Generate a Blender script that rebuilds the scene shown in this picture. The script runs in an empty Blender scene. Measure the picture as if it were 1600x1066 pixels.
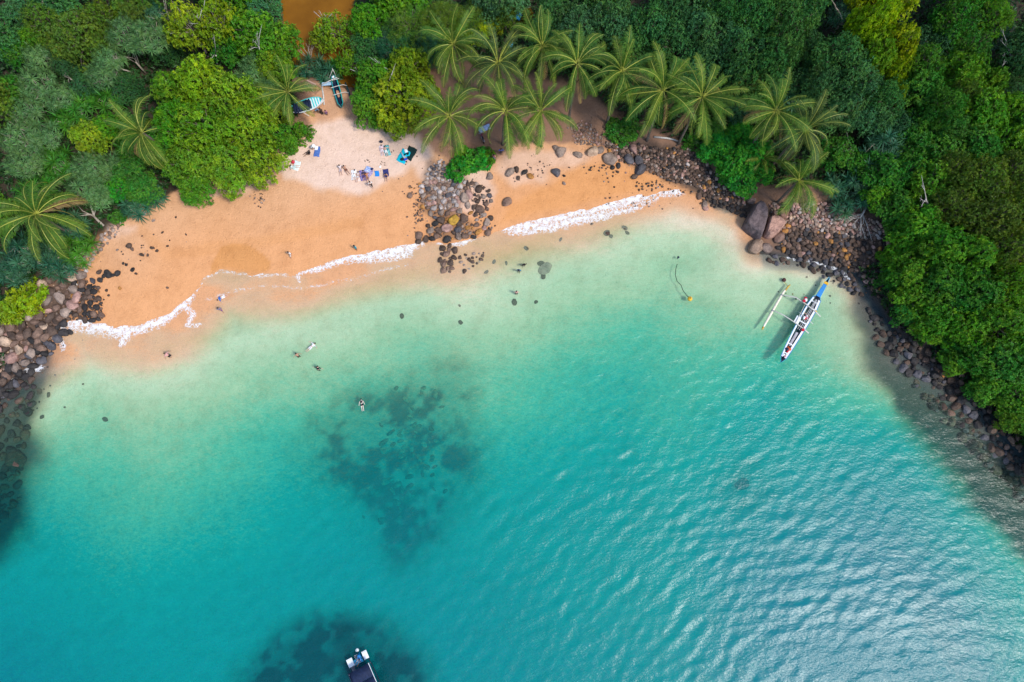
import bpy, bmesh, math, random
import numpy as np
from mathutils import Vector, Matrix, noise as mnoise

random.seed(11)
rng = np.random.default_rng(11)
SC = bpy.context.scene
COL = SC.collection
PI = math.pi

# ------------------------------------------------------------------ camera, sky, sun, exposure
CAM_H, TILT, FOC = 90.0, math.radians(13.0), 1067.0
cam_data = bpy.data.cameras.new('camera')
cam = bpy.data.objects.new('camera', cam_data)
COL.objects.link(cam)
cam.location = (0, 0, CAM_H)
cam.rotation_euler = (TILT, 0, 0)
cam_data.sensor_width = 36.0
cam_data.lens = FOC / 1600.0 * 36.0
cam_data.clip_start = 1.0
cam_data.clip_end = 6000.0
SC.camera = cam

SUN_EL, SUN_AZ = math.radians(56), math.radians(-33)      # azimuth counted from +X (picture right) towards +Y
world = bpy.data.worlds.new('World')
SC.world = world
world.use_nodes = True
wn = world.node_tree
wn.nodes.clear()
sky = wn.nodes.new('ShaderNodeTexSky')
sky.sky_type = 'NISHITA'
sky.sun_disc = False
sky.sun_elevation = SUN_EL
sky.sun_rotation = PI / 2 - SUN_AZ
sky.air_density = 1.0
sky.dust_density = 0.8
sky.ozone_density = 1.0
bg = wn.nodes.new('ShaderNodeBackground')
bg.inputs['Strength'].default_value = 0.115
wo = wn.nodes.new('ShaderNodeOutputWorld')
wn.links.new(sky.outputs[0], bg.inputs[0])
wn.links.new(bg.outputs[0], wo.inputs[0])

sun_data = bpy.data.lights.new('sun', 'SUN')
sun_data.energy = 1.5
sun_data.angle = math.radians(10)
sun_data.color = (1.0, 0.95, 0.87)
sun = bpy.data.objects.new('sun', sun_data)
COL.objects.link(sun)
sd_ = Vector((math.cos(SUN_EL) * math.cos(SUN_AZ), math.cos(SUN_EL) * math.sin(SUN_AZ), math.sin(SUN_EL)))
sun.rotation_euler = sd_.to_track_quat('Z', 'Y').to_euler()
sun.location = (60, 10, 80)

SC.view_settings.view_transform = 'Standard'
SC.view_settings.look = 'None'
SC.view_settings.exposure = 1.17
SC.view_settings.gamma = 1.0
SC.view_settings.use_curve_mapping = False
SC.render.engine = 'CYCLES'
SC.cycles.max_bounces = 6
SC.cycles.transparent_max_bounces = 12
SC.cycles.diffuse_bounces = 3

# ------------------------------------------------------------------ pixel of the photograph -> point of the place
CT, ST = math.cos(TILT), math.sin(TILT)

def ray(px, py):
    u = (px - 800.0) / FOC
    v = (533.0 - py) / FOC
    return u, v * CT + ST, v * ST - CT

def gp(px, py, z=0.0):
    a, b, c = ray(px, py)
    t = (z - CAM_H) / c
    return a * t, b * t

def proj(x, y, z):
    """world -> pixel, on arrays"""
    dz = z - CAM_H
    # camera axes: right=(1,0,0) up=(0,CT,ST) back=(0,-ST,CT)
    up = y * CT + dz * ST
    back = -y * ST + dz * CT
    dep = np.maximum(-back, 5.0)
    return 800.0 + FOC * x / dep, 533.0 - FOC * up / dep

def seg_dist(X, Y, pts, closed=False):
    D = np.full(X.shape, 1e9)
    n = len(pts)
    for i in range(n if closed else n - 1):
        ax, ay = pts[i]
        bx, by = pts[(i + 1) % n]
        dx, dy = bx - ax, by - ay
        L = dx * dx + dy * dy + 1e-9
        t = np.clip(((X - ax) * dx + (Y - ay) * dy) / L, 0, 1)
        D = np.minimum(D, (X - ax - t * dx) ** 2 + (Y - ay - t * dy) ** 2)
    return np.sqrt(D)

def inside(X, Y, pts):
    r = np.zeros(X.shape, bool)
    n = len(pts)
    for i in range(n):
        ax, ay = pts[i]
        bx, by = pts[(i + 1) % n]
        c = ((ay > Y) != (by > Y))
        with np.errstate(divide='ignore', invalid='ignore'):
            xx = (bx - ax) * (Y - ay) / (by - ay + 1e-12) + ax
        r ^= c & (X < xx)
    return r

def sdf(X, Y, pts):
    """positive inside"""
    d = seg_dist(X, Y, pts, True)
    return np.where(inside(X, Y, pts), d, -d)

def sstep(x, a, b):
    t = np.clip((x - a) / (b - a), 0, 1)
    return t * t * (3 - 2 * t)

class VNoise:
    def __init__(self, seed, n=256):
        r = np.random.default_rng(seed)
        self.g = r.random((n, n)); self.n = n
    def __call__(self, x, y, scale):
        x = x / scale; y = y / scale
        xi = np.floor(x).astype(int); yi = np.floor(y).astype(int)
        fx = x - xi; fy = y - yi
        fx = fx * fx * (3 - 2 * fx); fy = fy * fy * (3 - 2 * fy)
        n = self.n; g = self.g
        a = g[yi % n, xi % n]; b = g[yi % n, (xi + 1) % n]
        c = g[(yi + 1) % n, xi % n]; d = g[(yi + 1) % n, (xi + 1) % n]
        return (a * (1 - fx) + b * fx) * (1 - fy) + (c * (1 - fx) + d * fx) * fy - 0.5
vn1, vn2, vn3 = VNoise(1), VNoise(2), VNoise(3)

def fbm(vn, x, y, s, o=4):
    r = 0; a = 1.0
    for k in range(o):
        r = r + a * vn(x + 37 * k, y - 19 * k, s / 2 ** k)
        a *= 0.5
    return r

# ------------------------------------------------------------------ the shore
SHORE_PX = [(-2500, 1100), (-900, 850), (-200, 680), (-60, 635), (-10, 612), (40, 575), (85, 540), (92, 508), (125, 499), (180, 511), (225, 507),
            (268, 490), (298, 462), (318, 432), (345, 418), (400, 428), (462, 426), (520, 408), (600, 388),
            (655, 376), (700, 378), (760, 366), (790, 356), (850, 340), (930, 320), (1000, 303), (1060, 295),
            (1092, 312), (1132, 325), (1168, 345), (1180, 380), (1178, 396), (1235, 402), (1290, 410), (1330, 424),
            (1365, 478), (1405, 525), (1455, 570), (1500, 612), (1550, 662), (1600, 715), (1700, 820), (2100, 1500)]
SHORE = [gp(*p) for p in SHORE_PX]
SEA_POLY = SHORE + [(3000, -600), (3000, -4000), (-3000, -4000), (-3000, -600)]
CREEK_PX = [(430, -80), (560, -80), (552, 40), (562, 90), (566, 132), (520, 128), (500, 116), (470, 112), (450, 70), (444, 20)]
CREEK_Z = 1.15
CREEK = [gp(p[0], p[1], CREEK_Z) for p in CREEK_PX]

def axis(a, b, step, far, n=22):
    core = np.arange(a, b + step * .5, step)
    g = np.geomspace(step * 2, far, n)
    return np.concatenate([(a - g)[::-1], core, core[-1] + g])

STEP = 0.34
gx = axis(-100, 100, STEP, 2500)
gy = axis(-38, 100, STEP, 2500)
GX, GY = np.meshgrid(gx, gy)

def land_dist(X, Y):
    d = seg_dist(X, Y, SHORE)
    return np.where(inside(X, Y, SEA_POLY), -d, d)

def height_of(X, Y):
    d = land_dist(X, Y) + 0.5 * fbm(vn1, X, Y, 6.0, 2)
    land = np.maximum(d, 0)
    steep = sstep(X, 30, 42)
    h = 1.9 * (1 - np.exp(-land / (15.0 - 7 * steep))) + 1.6 * sstep(land, 14, 40) + 4 * sstep(land, 40, 90)
    h = h + steep * 1.3 * sstep(land, 2, 14)
    s = np.maximum(-d, 0)
    dep = 0.045 * s + 0.0019 * s * s
    dep = np.where(s > 38, 4.45 + (s - 38) * 0.035, dep)
    dep = dep * (1 + (1.3 * sstep(X, 18, 44) + 2.6 * sstep(Y, 18, 5) * sstep(X, 38, 53) + 1.7 * sstep(X, -46, -74)) * sstep(s, .5, 4))
    west = sstep(X, 2, -8)
    dep = dep * (1 - (.2 + .32 * west) * sstep(s, 7 * (.5 + .5 * west) + 2, 1.5) * sstep(X, 34, 26) * sstep(X, -66, -56))
    dep = np.minimum(dep, 9)
    dep = dep * (1 + 0.35 * fbm(vn2, X, Y, 22, 2))
    z = np.where(d > 0, h, -dep)
    # stony shelf drops on the right shore
    z = z + 0.06 * fbm(vn3, X, Y, 2.2, 3) * sstep(land, 1, 10) + 0.5 * fbm(vn1, X, Y, 9, 3) * sstep(land, 12, 30)
    c = sdf(X, Y, CREEK)
    z = np.where(z > 0, z * (1 - sstep(c, -2.5, 0.8)) + (CREEK_Z - 0.7) * sstep(c, -2.5, 0.8), z)
    return z

GZ = height_of(GX, GY)

def hz(x, y):
    """terrain height at one point (bilinear)"""
    i = min(max(int(np.searchsorted(gx, x)) - 1, 0), len(gx) - 2)
    j = min(max(int(np.searchsorted(gy, y)) - 1, 0), len(gy) - 2)
    u = (x - gx[i]) / (gx[i + 1] - gx[i]); v = (y - gy[j]) / (gy[j + 1] - gy[j])
    return float((GZ[j, i] * (1 - u) + GZ[j, i + 1] * u) * (1 - v) + (GZ[j + 1, i] * (1 - u) + GZ[j + 1, i + 1] * u) * v)

def at(px, py, h=0.0, sea=False):
    """point h above the ground (or the sea) under which pixel px,py of the photo lies; returns the foot on the ground"""
    z = h
    for _ in range(8):
        x, y = gp(px, py, z)
        g = 0.0 if sea else hz(x, y)
        z = g + h
    return Vector((x, y, g))

# ------------------------------------------------------------------ tags, names
def tag(o, label=None, cat=None, group=None, kind=None):
    if label: o['label'] = label
    if cat: o['category'] = cat
    if group: o['group'] = group
    if kind: o['kind'] = kind
    return o

def empty(name, loc=(0, 0, 0), rz=0.0, label=None, cat=None, group=None):
    o = bpy.data.objects.new(name, None)
    o.empty_display_size = 0.3
    COL.objects.link(o)
    o.location = loc
    o.rotation_euler = (0, 0, rz)
    return tag(o, label, cat, group)

def link(name, me, parent=None, loc=(0, 0, 0), rot=(0, 0, 0), scale=(1, 1, 1)):
    o = bpy.data.objects.new(name, me)
    COL.objects.link(o)
    if parent: o.parent = parent
    o.location = loc; o.rotation_euler = rot; o.scale = scale
    return o

LANDMARKS = [('the muddy creek', 485, 60), ('the striped boat', 488, 158), ('the turquoise blanket', 635, 242),
             ('the mustard boulder', 709, 345), ('the wedge-shaped boulder', 793, 317), ('the purple-grey slab', 1186, 340),
             ('the bleached tree', 1338, 352), ('the outrigger boat', 1255, 500), ('the lime bush', 25, 465),
             ('the leftmost palm', 57, 335), ('the floating swimmer', 565, 632), ('the yellow buoy', 1078, 467),
             ('the top-left corner', 0, 0), ('the top-right corner', 1600, 0), ('the lime-yellow crowns', 1395, 50),
             ('the rightmost palm', 1250, 283), ('the rock-pile shrub', 735, 250), ('the right edge', 1600, 400),
             ('the moored boat', 575, 1045), ('the dead branches', 488, 90), ('the croton bushes', 828, 24),
             ('the sand dome', 375, 405), ('the parked motorbike', 753, 212), ('the wooden panel', 482, 133),
             ('the forest palm', 222, 208), ('the emerald trees', 1155, 245)]
USED = set()

def where(px, py, phrase='', limit=16):
    """a place told by the nearest landmarks that no other label of the same phrase has"""
    names = ['right of', 'above right of', 'above', 'above left of', 'left of', 'below left of', 'below', 'below right of']
    near = sorted(LANDMARKS, key=lambda l: (l[1] - px) ** 2 + (l[2] - py) ** 2)
    def say(l):
        dx, dy = px - l[1], py - l[2]
        d = math.hypot(dx, dy)
        a = math.degrees(math.atan2(-dy, dx)) % 360
        w = 'just ' if d < 45 else ('' if d < 110 else 'far ')
        return w + names[int((a + 22.5) // 45) % 8] + ' ' + l[0]
    c = []
    for i in range(8):
        c.append(say(near[i]))
        c += [say(near[i]) + ' towards ' + l[0] for l in near[:11] if l is not near[i]]
    for t in c:
        if (phrase, t) not in USED and len(phrase.split()) + len(t.split()) <= limit:
            USED.add((phrase, t))
            return t
    return c[0]

# ------------------------------------------------------------------ materials
def nodes(m):
    m.use_nodes = True
    nt = m.node_tree
    nt.nodes.clear()
    return nt, nt.nodes.new('ShaderNodeOutputMaterial')

class NB:
    """tiny node builder"""
    def __init__(self, name):
        self.m = bpy.data.materials.new(name)
        self.nt, self.out = nodes(self.m)
    def n(self, t, **kw):
        nd = self.nt.nodes.new(t)
        for k, v in kw.items():
            if k.startswith('i_'):
                nd.inputs[k[2:].replace('_', ' ')].default_value = v
            else:
                setattr(nd, k, v)
        return nd
    def l(self, a, b):
        self.nt.links.new(a, b)
    def mix(self, fac, a, b, mode='MIX'):
        nd = self.nt.nodes.new('ShaderNodeMix'); nd.data_type = 'RGBA'; nd.blend_type = mode
        for s, v in ((nd.inputs[0], fac), (nd.inputs[6], a), (nd.inputs[7], b)):
            if hasattr(v, 'is_output'): self.l(v, s)
            elif isinstance(v, (int, float)): s.default_value = v
            else: s.default_value = (*v, 1)
        return nd.outputs[2]
    def math(self, op, a, b=None, clamp=False):
        nd = self.nt.nodes.new('ShaderNodeMath'); nd.operation = op; nd.use_clamp = clamp
        for s, v in ((nd.inputs[0], a), (nd.inputs[1], b)):
            if v is None: continue
            if hasattr(v, 'is_output'): self.l(v, s)
            else: s.default_value = v
        return nd.outputs[0]
    def ramp(self, fac, stops, interp='LINEAR'):
        nd = self.nt.nodes.new('ShaderNodeValToRGB'); cr = nd.color_ramp; cr.interpolation = interp
        while len(cr.elements) > 1: cr.elements.remove(cr.elements[-1])
        cr.elements[0].position = stops[0][0]; cr.elements[0].color = (*stops[0][1], 1)
        for p, c in stops[1:]:
            e = cr.elements.new(p); e.color = (*c, 1)
        self.l(fac, nd.inputs[0])
        return nd.outputs[0]
    def noise(self, scale, detail=3, rough=.5, vec=None, dim='3D'):
        nd = self.nt.nodes.new('ShaderNodeTexNoise'); nd.noise_dimensions = dim
        nd.inputs['Scale'].default_value = scale; nd.inputs['Detail'].default_value = detail
        nd.inputs['Roughness'].default_value = rough
        if vec is not None: self.l(vec, nd.inputs['Vector'])
        return nd.outputs[0]
    def attr(self, name, typ='GEOMETRY'):
        nd = self.nt.nodes.new('ShaderNodeAttribute'); nd.attribute_name = name; nd.attribute_type = typ
        return nd
    def princ(self, col, rough=.7, spec=.3, normal=None, **kw):
        nd = self.nt.nodes.new('ShaderNodeBsdfPrincipled')
        if hasattr(col, 'is_output'): self.l(col, nd.inputs['Base Color'])
        else: nd.inputs['Base Color'].default_value = (*col, 1)
        if hasattr(rough, 'is_output'): self.l(rough, nd.inputs['Roughness'])
        else: nd.inputs['Roughness'].default_value = rough
        nd.inputs['Specular IOR Level'].default_value = spec
        if normal is not None: self.l(normal, nd.inputs['Normal'])
        return nd.outputs[0]
    def bump(self, h, strength=.5, dist=.1, normal=None):
        nd = self.nt.nodes.new('ShaderNodeBump'); nd.inputs['Strength'].default_value = strength
        nd.inputs['Distance'].default_value = dist
        self.l(h, nd.inputs['Height'])
        if normal is not None: self.l(normal, nd.inputs['Normal'])
        return nd.outputs[0]
    def done(self, sh):
        self.l(sh, self.out.inputs[0])
        return self.m

_pl = {}
def paint(name, col, rough=.55, spec=.35, var=.12, scale=3.0, bump=0.0):
    """a plain coloured surface with slight wear"""
    if name in _pl: return _pl[name]
    b = NB(name)
    geo = b.n('ShaderNodeTexCoord')
    nz = b.noise(scale, 5, .65, geo.outputs['Object'])
    dark = tuple(c * (1 - 2.2 * var) for c in col)
    lite = tuple(min(1, c * (1 + var)) for c in col)
    c = b.ramp(nz, [(.3, dark), (.6, col), (.8, lite)])
    nrm = b.bump(nz, .4, bump) if bump else None
    _pl[name] = b.done(b.princ(c, rough, spec, nrm))
    return _pl[name]

# leaves: object colour * per-leaf variation, some light passing through
def leaf_material(name, spec=.25, trans=.28, rough=.45, yel=1.0):
    b = NB(name)
    oi = b.n('ShaderNodeObjectInfo')
    v = b.attr('leaf').outputs['Fac']
    cl = b.attr('clump').outputs['Fac']
    hsv = b.n('ShaderNodeHueSaturation')
    b.l(oi.outputs['Color'], hsv.inputs['Color'])
    b.l(b.math('ADD', b.math('MULTIPLY', cl, -.045), .522), hsv.inputs['Hue'])
    b.l(b.math('ADD', b.math('MULTIPLY', v, .85), .55), hsv.inputs['Value'])
    c = b.mix(b.math('MULTIPLY', b.math('POWER', cl, 2.0), .55 * yel), hsv.outputs[0],
              b.mix(1.0, hsv.outputs[0], (1.75, 1.5, .8), 'MULTIPLY'))
    p = b.princ(c, rough, spec)
    t = b.n('ShaderNodeBsdfTranslucent'); b.l(b.mix(1.0, c, (1.1, 1.2, .5), 'MULTIPLY'), t.inputs[0])
    ms = b.n('ShaderNodeMixShader'); ms.inputs[0].default_value = trans
    b.l(p, ms.inputs[1]); b.l(t.outputs[0], ms.inputs[2])
    return b.done(ms.outputs[0])
M_LEAF = leaf_material('leaf')
M_GLOSSLEAF = leaf_material('palm_leaflet', .2, .22, .5, .45)

def bark(name, a, c2):
    b = NB(name)
    tc = b.n('ShaderNodeTexCoord')
    nz = b.noise(6, 5, .7, tc.outputs['Object'])
    return b.done(b.princ(b.ramp(nz, [(.3, a), (.7, c2)]), .85, .15, b.bump(nz, .6, .05)))
M_BARK = bark('bark', (.07, .055, .04), (.2, .17, .13))
M_PALE = bark('pale_bark', (.2, .16, .12), (.48, .42, .34))
M_BLEACH = bark('bleached_wood', (.35, .31, .27), (.62, .57, .5))
M_PALMT = bark('palm_bark', (.06, .045, .035), (.17, .14, .11))
M_RACHIS = paint('palm_midrib', (.36, .37, .055), .5, .4)
M_HUSK = paint('coconut_husk', (.28, .2, .06), .6)
M_DRY = paint('dry_frond', (.33, .25, .15), .8)

# ------------------------------------------------------------------ mesh builder
class MB:
    def __init__(self):
        self.v = []; self.f = []; self.mi = []; self.n = 0
        self.smooth = False
    def add(self, vs, fs, mi=0):
        o = self.n
        self.v.extend(vs)
        self.n += len(vs)
        for f in fs:
            self.f.append(tuple(i + o for i in f)); self.mi.append(mi)
    def box(self, c, s, rz=0.0, mi=0, rot=None):
        cx, cy, cz = c; sx, sy, sz = s[0] / 2, s[1] / 2, s[2] / 2
        R = rot if rot is not None else Matrix.Rotation(rz, 3, 'Z')
        vs = []
        for dz in (-sz, sz):
            for dx, dy in ((-sx, -sy), (sx, -sy), (sx, sy), (-sx, sy)):
                p = R @ Vector((dx, dy, dz)); vs.append((cx + p.x, cy + p.y, cz + p.z))
        self.add(vs, [(0, 3, 2, 1), (4, 5, 6, 7), (0, 1, 5, 4), (1, 2, 6, 5), (2, 3, 7, 6), (3, 0, 4, 7)], mi)
    def tube(self, pts, rad, k=6, mi=0, cap=True, flat=1.0):
        pts = [Vector(p) for p in pts]
        if not hasattr(rad, '__len__'): rad = [rad] * len(pts)
        vs = []; fs = []
        ref = Vector((0, 0, 1))
        for i, p in enumerate(pts):
            t = (pts[min(i + 1, len(pts) - 1)] - pts[max(i - 1, 0)])
            t = t.normalized() if t.length > 1e-9 else Vector((0, 0, 1))
            r0 = ref if abs(t.dot(ref)) < .95 else Vector((1, 0, 0))
            a = t.cross(r0).normalized(); b2 = a.cross(t).normalized()
            for j in range(k):
                an = 2 * PI * j / k
                vs.append(tuple(p + a * (math.cos(an) * rad[i]) + b2 * (math.sin(an) * rad[i] * flat)))
        for i in range(len(pts) - 1):
            for j in range(k):
                fs.append((i * k + j, i * k + (j + 1) % k, (i + 1) * k + (j + 1) % k, (i + 1) * k + j))
        if cap:
            fs.append(tuple(range(k))[::-1]); fs.append(tuple((len(pts) - 1) * k + j for j in range(k)))
        self.add(vs, fs, mi)
    def ball(self, c, r, seg=8, rings=6, mi=0):
        if not hasattr(r, '__len__'): r = (r, r, r)
        vs = [(c[0], c[1], c[2] - r[2])]
        for i in range(1, rings):
            th = PI * i / rings
            for j in range(seg):
                ph = 2 * PI * j / seg
                vs.append((c[0] + r[0] * math.sin(th) * math.cos(ph), c[1] + r[1] * math.sin(th) * math.sin(ph), c[2] - r[2] * math.cos(th)))
        vs.append((c[0], c[1], c[2] + r[2]))
        fs = []
        for j in range(seg):
            fs.append((0, 1 + (j + 1) % seg, 1 + j))
            fs.append((len(vs) - 1, len(vs) - 1 - seg + j, len(vs) - 1 - seg + (j + 1) % seg))
        for i in range(rings - 2):
            for j in range(seg):
                a = 1 + i * seg
                fs.append((a + j, a + (j + 1) % seg, a + seg + (j + 1) % seg, a + seg + j))
        self.add(vs, fs, mi)
    def mesh(self, name, mats, smooth=False):
        me = bpy.data.meshes.new(name)
        me.from_pydata([tuple(v) for v in self.v], [], self.f)
        for m in (mats if isinstance(mats, (list, tuple)) else [mats]): me.materials.append(m)
        if any(self.mi): me.polygons.foreach_set('material_index', self.mi)
        if smooth: me.polygons.foreach_set('use_smooth', [True] * len(me.polygons))
        me.update()
        return me
    def obj(self, name, mats, parent=None, smooth=False, loc=(0, 0, 0), rot=(0, 0, 0)):
        return link(name, self.mesh(name, mats, smooth), parent, loc, rot)

def fast_mesh(name, V, F, mats, smooth=True, attrs=None, colors=None):
    """V (n,3) float array, F (m,4) int array"""
    me = bpy.data.meshes.new(name)
    V = np.ascontiguousarray(V, dtype=np.float32); F = np.ascontiguousarray(F, dtype=np.int32)
    k = F.shape[1]
    me.vertices.add(len(V)); me.vertices.foreach_set('co', V.ravel())
    me.loops.add(F.size); me.loops.foreach_set('vertex_index', F.ravel())
    me.polygons.add(len(F))
    me.polygons.foreach_set('loop_start', np.arange(0, F.size, k, dtype=np.int32))
    me.polygons.foreach_set('loop_total', np.full(len(F), k, dtype=np.int32))
    me.update(calc_edges=True)
    me.polygons.foreach_set('use_smooth', np.full(len(F), smooth))
    for m in (mats if isinstance(mats, (list, tuple)) else [mats]): me.materials.append(m)
    for an, arr in (attrs or {}).items():
        a = me.attributes.new(an, 'FLOAT', 'POINT'); a.data.foreach_set('value', np.ascontiguousarray(arr, dtype=np.float32).ravel())
    for an, arr in (colors or {}).items():
        a = me.attributes.new(an, 'FLOAT_COLOR', 'POINT')
        c4 = np.ones((len(V), 4), np.float32); c4[:, :3] = arr
        a.data.foreach_set('color', c4.ravel())
    me.validate()
    return me

def grid_faces(nx, ny, keep=None):
    i, j = np.meshgrid(np.arange(nx - 1), np.arange(ny - 1))
    a = (j * nx + i).ravel()
    F = np.stack([a, a + 1, a + 1 + nx, a + nx], 1)
    if keep is not None:
        k = keep.ravel()
        F = F[k[F].any(1)]
    return F

# ------------------------------------------------------------------ ground sheet
PX, PY = proj(GX, GY, GZ)
# ragged borders for the patches of different ground
WX = PX + 9 * fbm(vn1, GX, GY, 3.0, 3) + 5 * fbm(vn3, GX, GY, .9, 2)
WY = PY + 9 * fbm(vn2, GX, GY, 3.0, 3) + 5 * fbm(vn1, GX, GY, .9, 2)
SX = PX + 4 * fbm(vn1, GX, GY, 4.0, 2)
SY = PY + 4 * fbm(vn2, GX, GY, 4.0, 2)

SAND_PX = [(-60, 700), (60, 600), (100, 500), (118, 470), (120, 430), (135, 400), (160, 370), (185, 345), (225, 325), (270, 300),
           (310, 285), (350, 270), (400, 250), (430, 225), (455, 215), (485, 200), (475, 170), (500, 120), (545, 140), (560, 180),
           (600, 195), (650, 205), (680, 240), (720, 262), (760, 262), (785, 235), (820, 222), (880, 222), (920, 212),
           (950, 235), (1000, 262), (1060, 280), (1085, 295), (1110, 320), (1170, 345), (1190, 420), (1340, 440), (1400, 560),
           (1500, 660), (1640, 800), (1900, 1100), (2000, 3000), (-2000, 3000), (-400, 1000)]
SOIL_PX = [(455, 105), (470, 170), (440, 215), (300, 290), (130, 380), (110, 430), (60, 440), (-10, 540), (60, 600), (600, 260), (900, 270), (1000, 280),
           (1120, 300), (1180, 390), (1330, 420), (1390, 400), (1390, 350), (1300, 290), (1200, 290), (1100, 240), (960, 170), (900, 130), (820, 110), (700, 90),
           (640, 100), (600, 190), (560, 170), (540, 110)]
PALE_PX = [(424, 262), (432, 240), (462, 228), (488, 200), (505, 188), (545, 186), (600, 200), (655, 212), (678, 240), (668, 255), (640, 262), (612, 285),
           (560, 304), (520, 300), (470, 284), (440, 278)]
PALE2_PX = [(158, 378), (178, 350), (215, 350), (212, 362), (185, 374)]
PALE3_PX = [(640, 250), (700, 262), (760, 265), (775, 300), (745, 340), (690, 330), (660, 300)]
PALE4_PX = [(770, 262), (800, 236), (880, 232), (935, 235), (900, 262), (850, 290), (800, 290)]
PALE5_PX = [(310, 310), (345, 285), (420, 270), (430, 290), (350, 305)]
DOME_PX = [(326, 436), (332, 405), (345, 386), (362, 381), (385, 383), (410, 397), (424, 410), (420, 424), (395, 432), (360, 437)]
WETBAND = [(160, 372), (215, 352), (260, 400), (325, 388), (400, 380), (470, 365), (560, 350)]
REEF_PX = [(500, 660), (540, 625), (600, 610), (660, 590), (705, 575), (725, 600), (735, 660), (745, 720), (720, 790), (680, 850), (625, 880),
           (580, 850), (560, 800), (520, 760), (470, 730), (500, 700)]
REEF2_PX = [(350, 1110), (400, 1030), (455, 985), (530, 962), (600, 975), (650, 1020), (675, 1090), (660, 1250), (330, 1250)]
ROCKBED_L = [(-200, 560), (20, 575), (70, 560), (60, 620), (50, 700), (30, 760), (40, 830), (-40, 900), (-300, 900)]
ROCKBED_R = [(1170, 370), (1210, 395), (1290, 405), (1330, 425), (1300, 425), (1335, 460), (1350, 520), (1382, 600), (1432, 685), (1500, 765), (1590, 850), (1800, 1060), (1900, 800), (1600, 640), (1400, 420), (1300, 380)]
PATCH_R = [(1140, 745), (1165, 735), (1185, 760), (1170, 785), (1145, 775)]

def lerp(a, b, t):
    return a * (1 - t[..., None]) + np.array(b) * t[..., None]

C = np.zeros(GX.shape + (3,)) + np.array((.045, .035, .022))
soil = sstep(sdf(WX, WY, SOIL_PX), -6, 10)
C = lerp(C, (.26, .145, .09), soil)
sand = sstep(sdf(WX, WY, SAND_PX), -3, 5)
C = lerp(C, (.62, .335, .175), sand)
# higher, drier sand inland; more saturated damp sand low down
ld = land_dist(GX, GY)
dampness = sstep(ld + 3.0 * fbm(vn2, GX, GY, 12, 3), 13, 3) * sand
C = lerp(C, (.64, .295, .12), dampness * .8)
for P, w in ((PALE_PX, 1.0), (PALE2_PX, .8), (PALE3_PX, .75), (PALE4_PX, .55), (PALE5_PX, .5)):
    m = sstep(sdf(PX + 12 * fbm(vn1, GX, GY, 2.5, 4), PY + 12 * fbm(vn2, GX, GY, 2.5, 4), P), -7, 9) * w
    C = lerp(C, (.70, .49, .37), m)
m = sstep(seg_dist(SX, SY, WETBAND), 14, 4) * .25
C = lerp(C, (.58, .25, .075), m)
C = lerp(C, (.56, .245, .075), sstep(sdf(SX, SY, DOME_PX), -1.0, 2.0) * .8 * sstep(GZ, -.06, .06))
EAST = [(860, 262), (935, 255), (1000, 262), (1050, 285), (1000, 300), (850, 335), (780, 350), (790, 320), (850, 290)]
C = lerp(C, (.62, .27, .085), sstep(sdf(SX, SY, EAST), -6, 10) * .6)
# brown streaks under the palms and by the boats
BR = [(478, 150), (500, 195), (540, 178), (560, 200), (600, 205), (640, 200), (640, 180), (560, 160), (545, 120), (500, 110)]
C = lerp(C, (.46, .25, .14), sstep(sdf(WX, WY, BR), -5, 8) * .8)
# bed of stones under the sea, reef
reef = np.zeros(GX.shape)
nreef = sstep(fbm(vn3, GX, GY, 2.6, 4) + .5 * fbm(vn1, GX, GY, .9, 2), -.30, .25)
for P, w in ((REEF_PX, .90), (REEF2_PX, 1.25), (PATCH_R, .55)):
    reef = np.maximum(reef, sstep(sdf(PX + 26 * fbm(vn1, GX, GY, 5, 5), PY + 26 * fbm(vn2, GX, GY, 5, 5), P), -52, 34) * w * (.5 + .5 * nreef))
for P, w in ((ROCKBED_L, .95), (ROCKBED_R, .95)):
    reef = np.maximum(reef, sstep(sdf(PX + 44 * fbm(vn1, GX, GY, 6, 5), PY + 44 * fbm(vn2, GX, GY, 6, 5), P), -40, 20) * w * sstep(-ld, -2.5, .5))
C = lerp(C, (.024, .042, .048), np.clip(reef, 0, 1))
reef = np.clip(reef, 0, 1)
C = lerp(C, (.012, .028, .05), sstep(sdf(PX, PY, REEF2_PX), -20, 30) * .8)
BED1 = [(664, 255), (695, 250), (735, 285), (722, 330), (750, 355), (750, 372), (690, 378), (664, 370), (675, 345), (655, 320), (655, 285)]
BED2 = [(-40, 500), (20, 488), (62, 470), (100, 425), (135, 430), (130, 470), (155, 500), (100, 500), (70, 545), (30, 590), (-60, 640)]
BED3 = [(945, 225), (980, 215), (1075, 228), (1130, 275), (1180, 320), (1210, 318), (1290, 312), (1385, 340), (1410, 420), (1450, 500), (1540, 600), (1500, 640), (1400, 520), (1340, 425), (1230, 400), (1180, 345), (1110, 318), (1040, 284), (985, 262)]
for P, w in ((BED1, .55), (BED2, .8), (BED3, .85)):
    C = lerp(C, (.085, .06, .045), sstep(sdf(WX, WY, P), -4, 8) * w)
sea = sstep(-GZ, 0, .1)
C = lerp(C, (.66, .58, .44), sstep(-GZ + .10 * sstep(GX, 8, 28), .10, .5 - .2 * sstep(GX, 8, 28)) * (1 - reef) * .95)
mud = sstep(sdf(GX, GY, CREEK), -1.2, .2)
C = lerp(C, (.16, .085, .03), mud)

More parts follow.
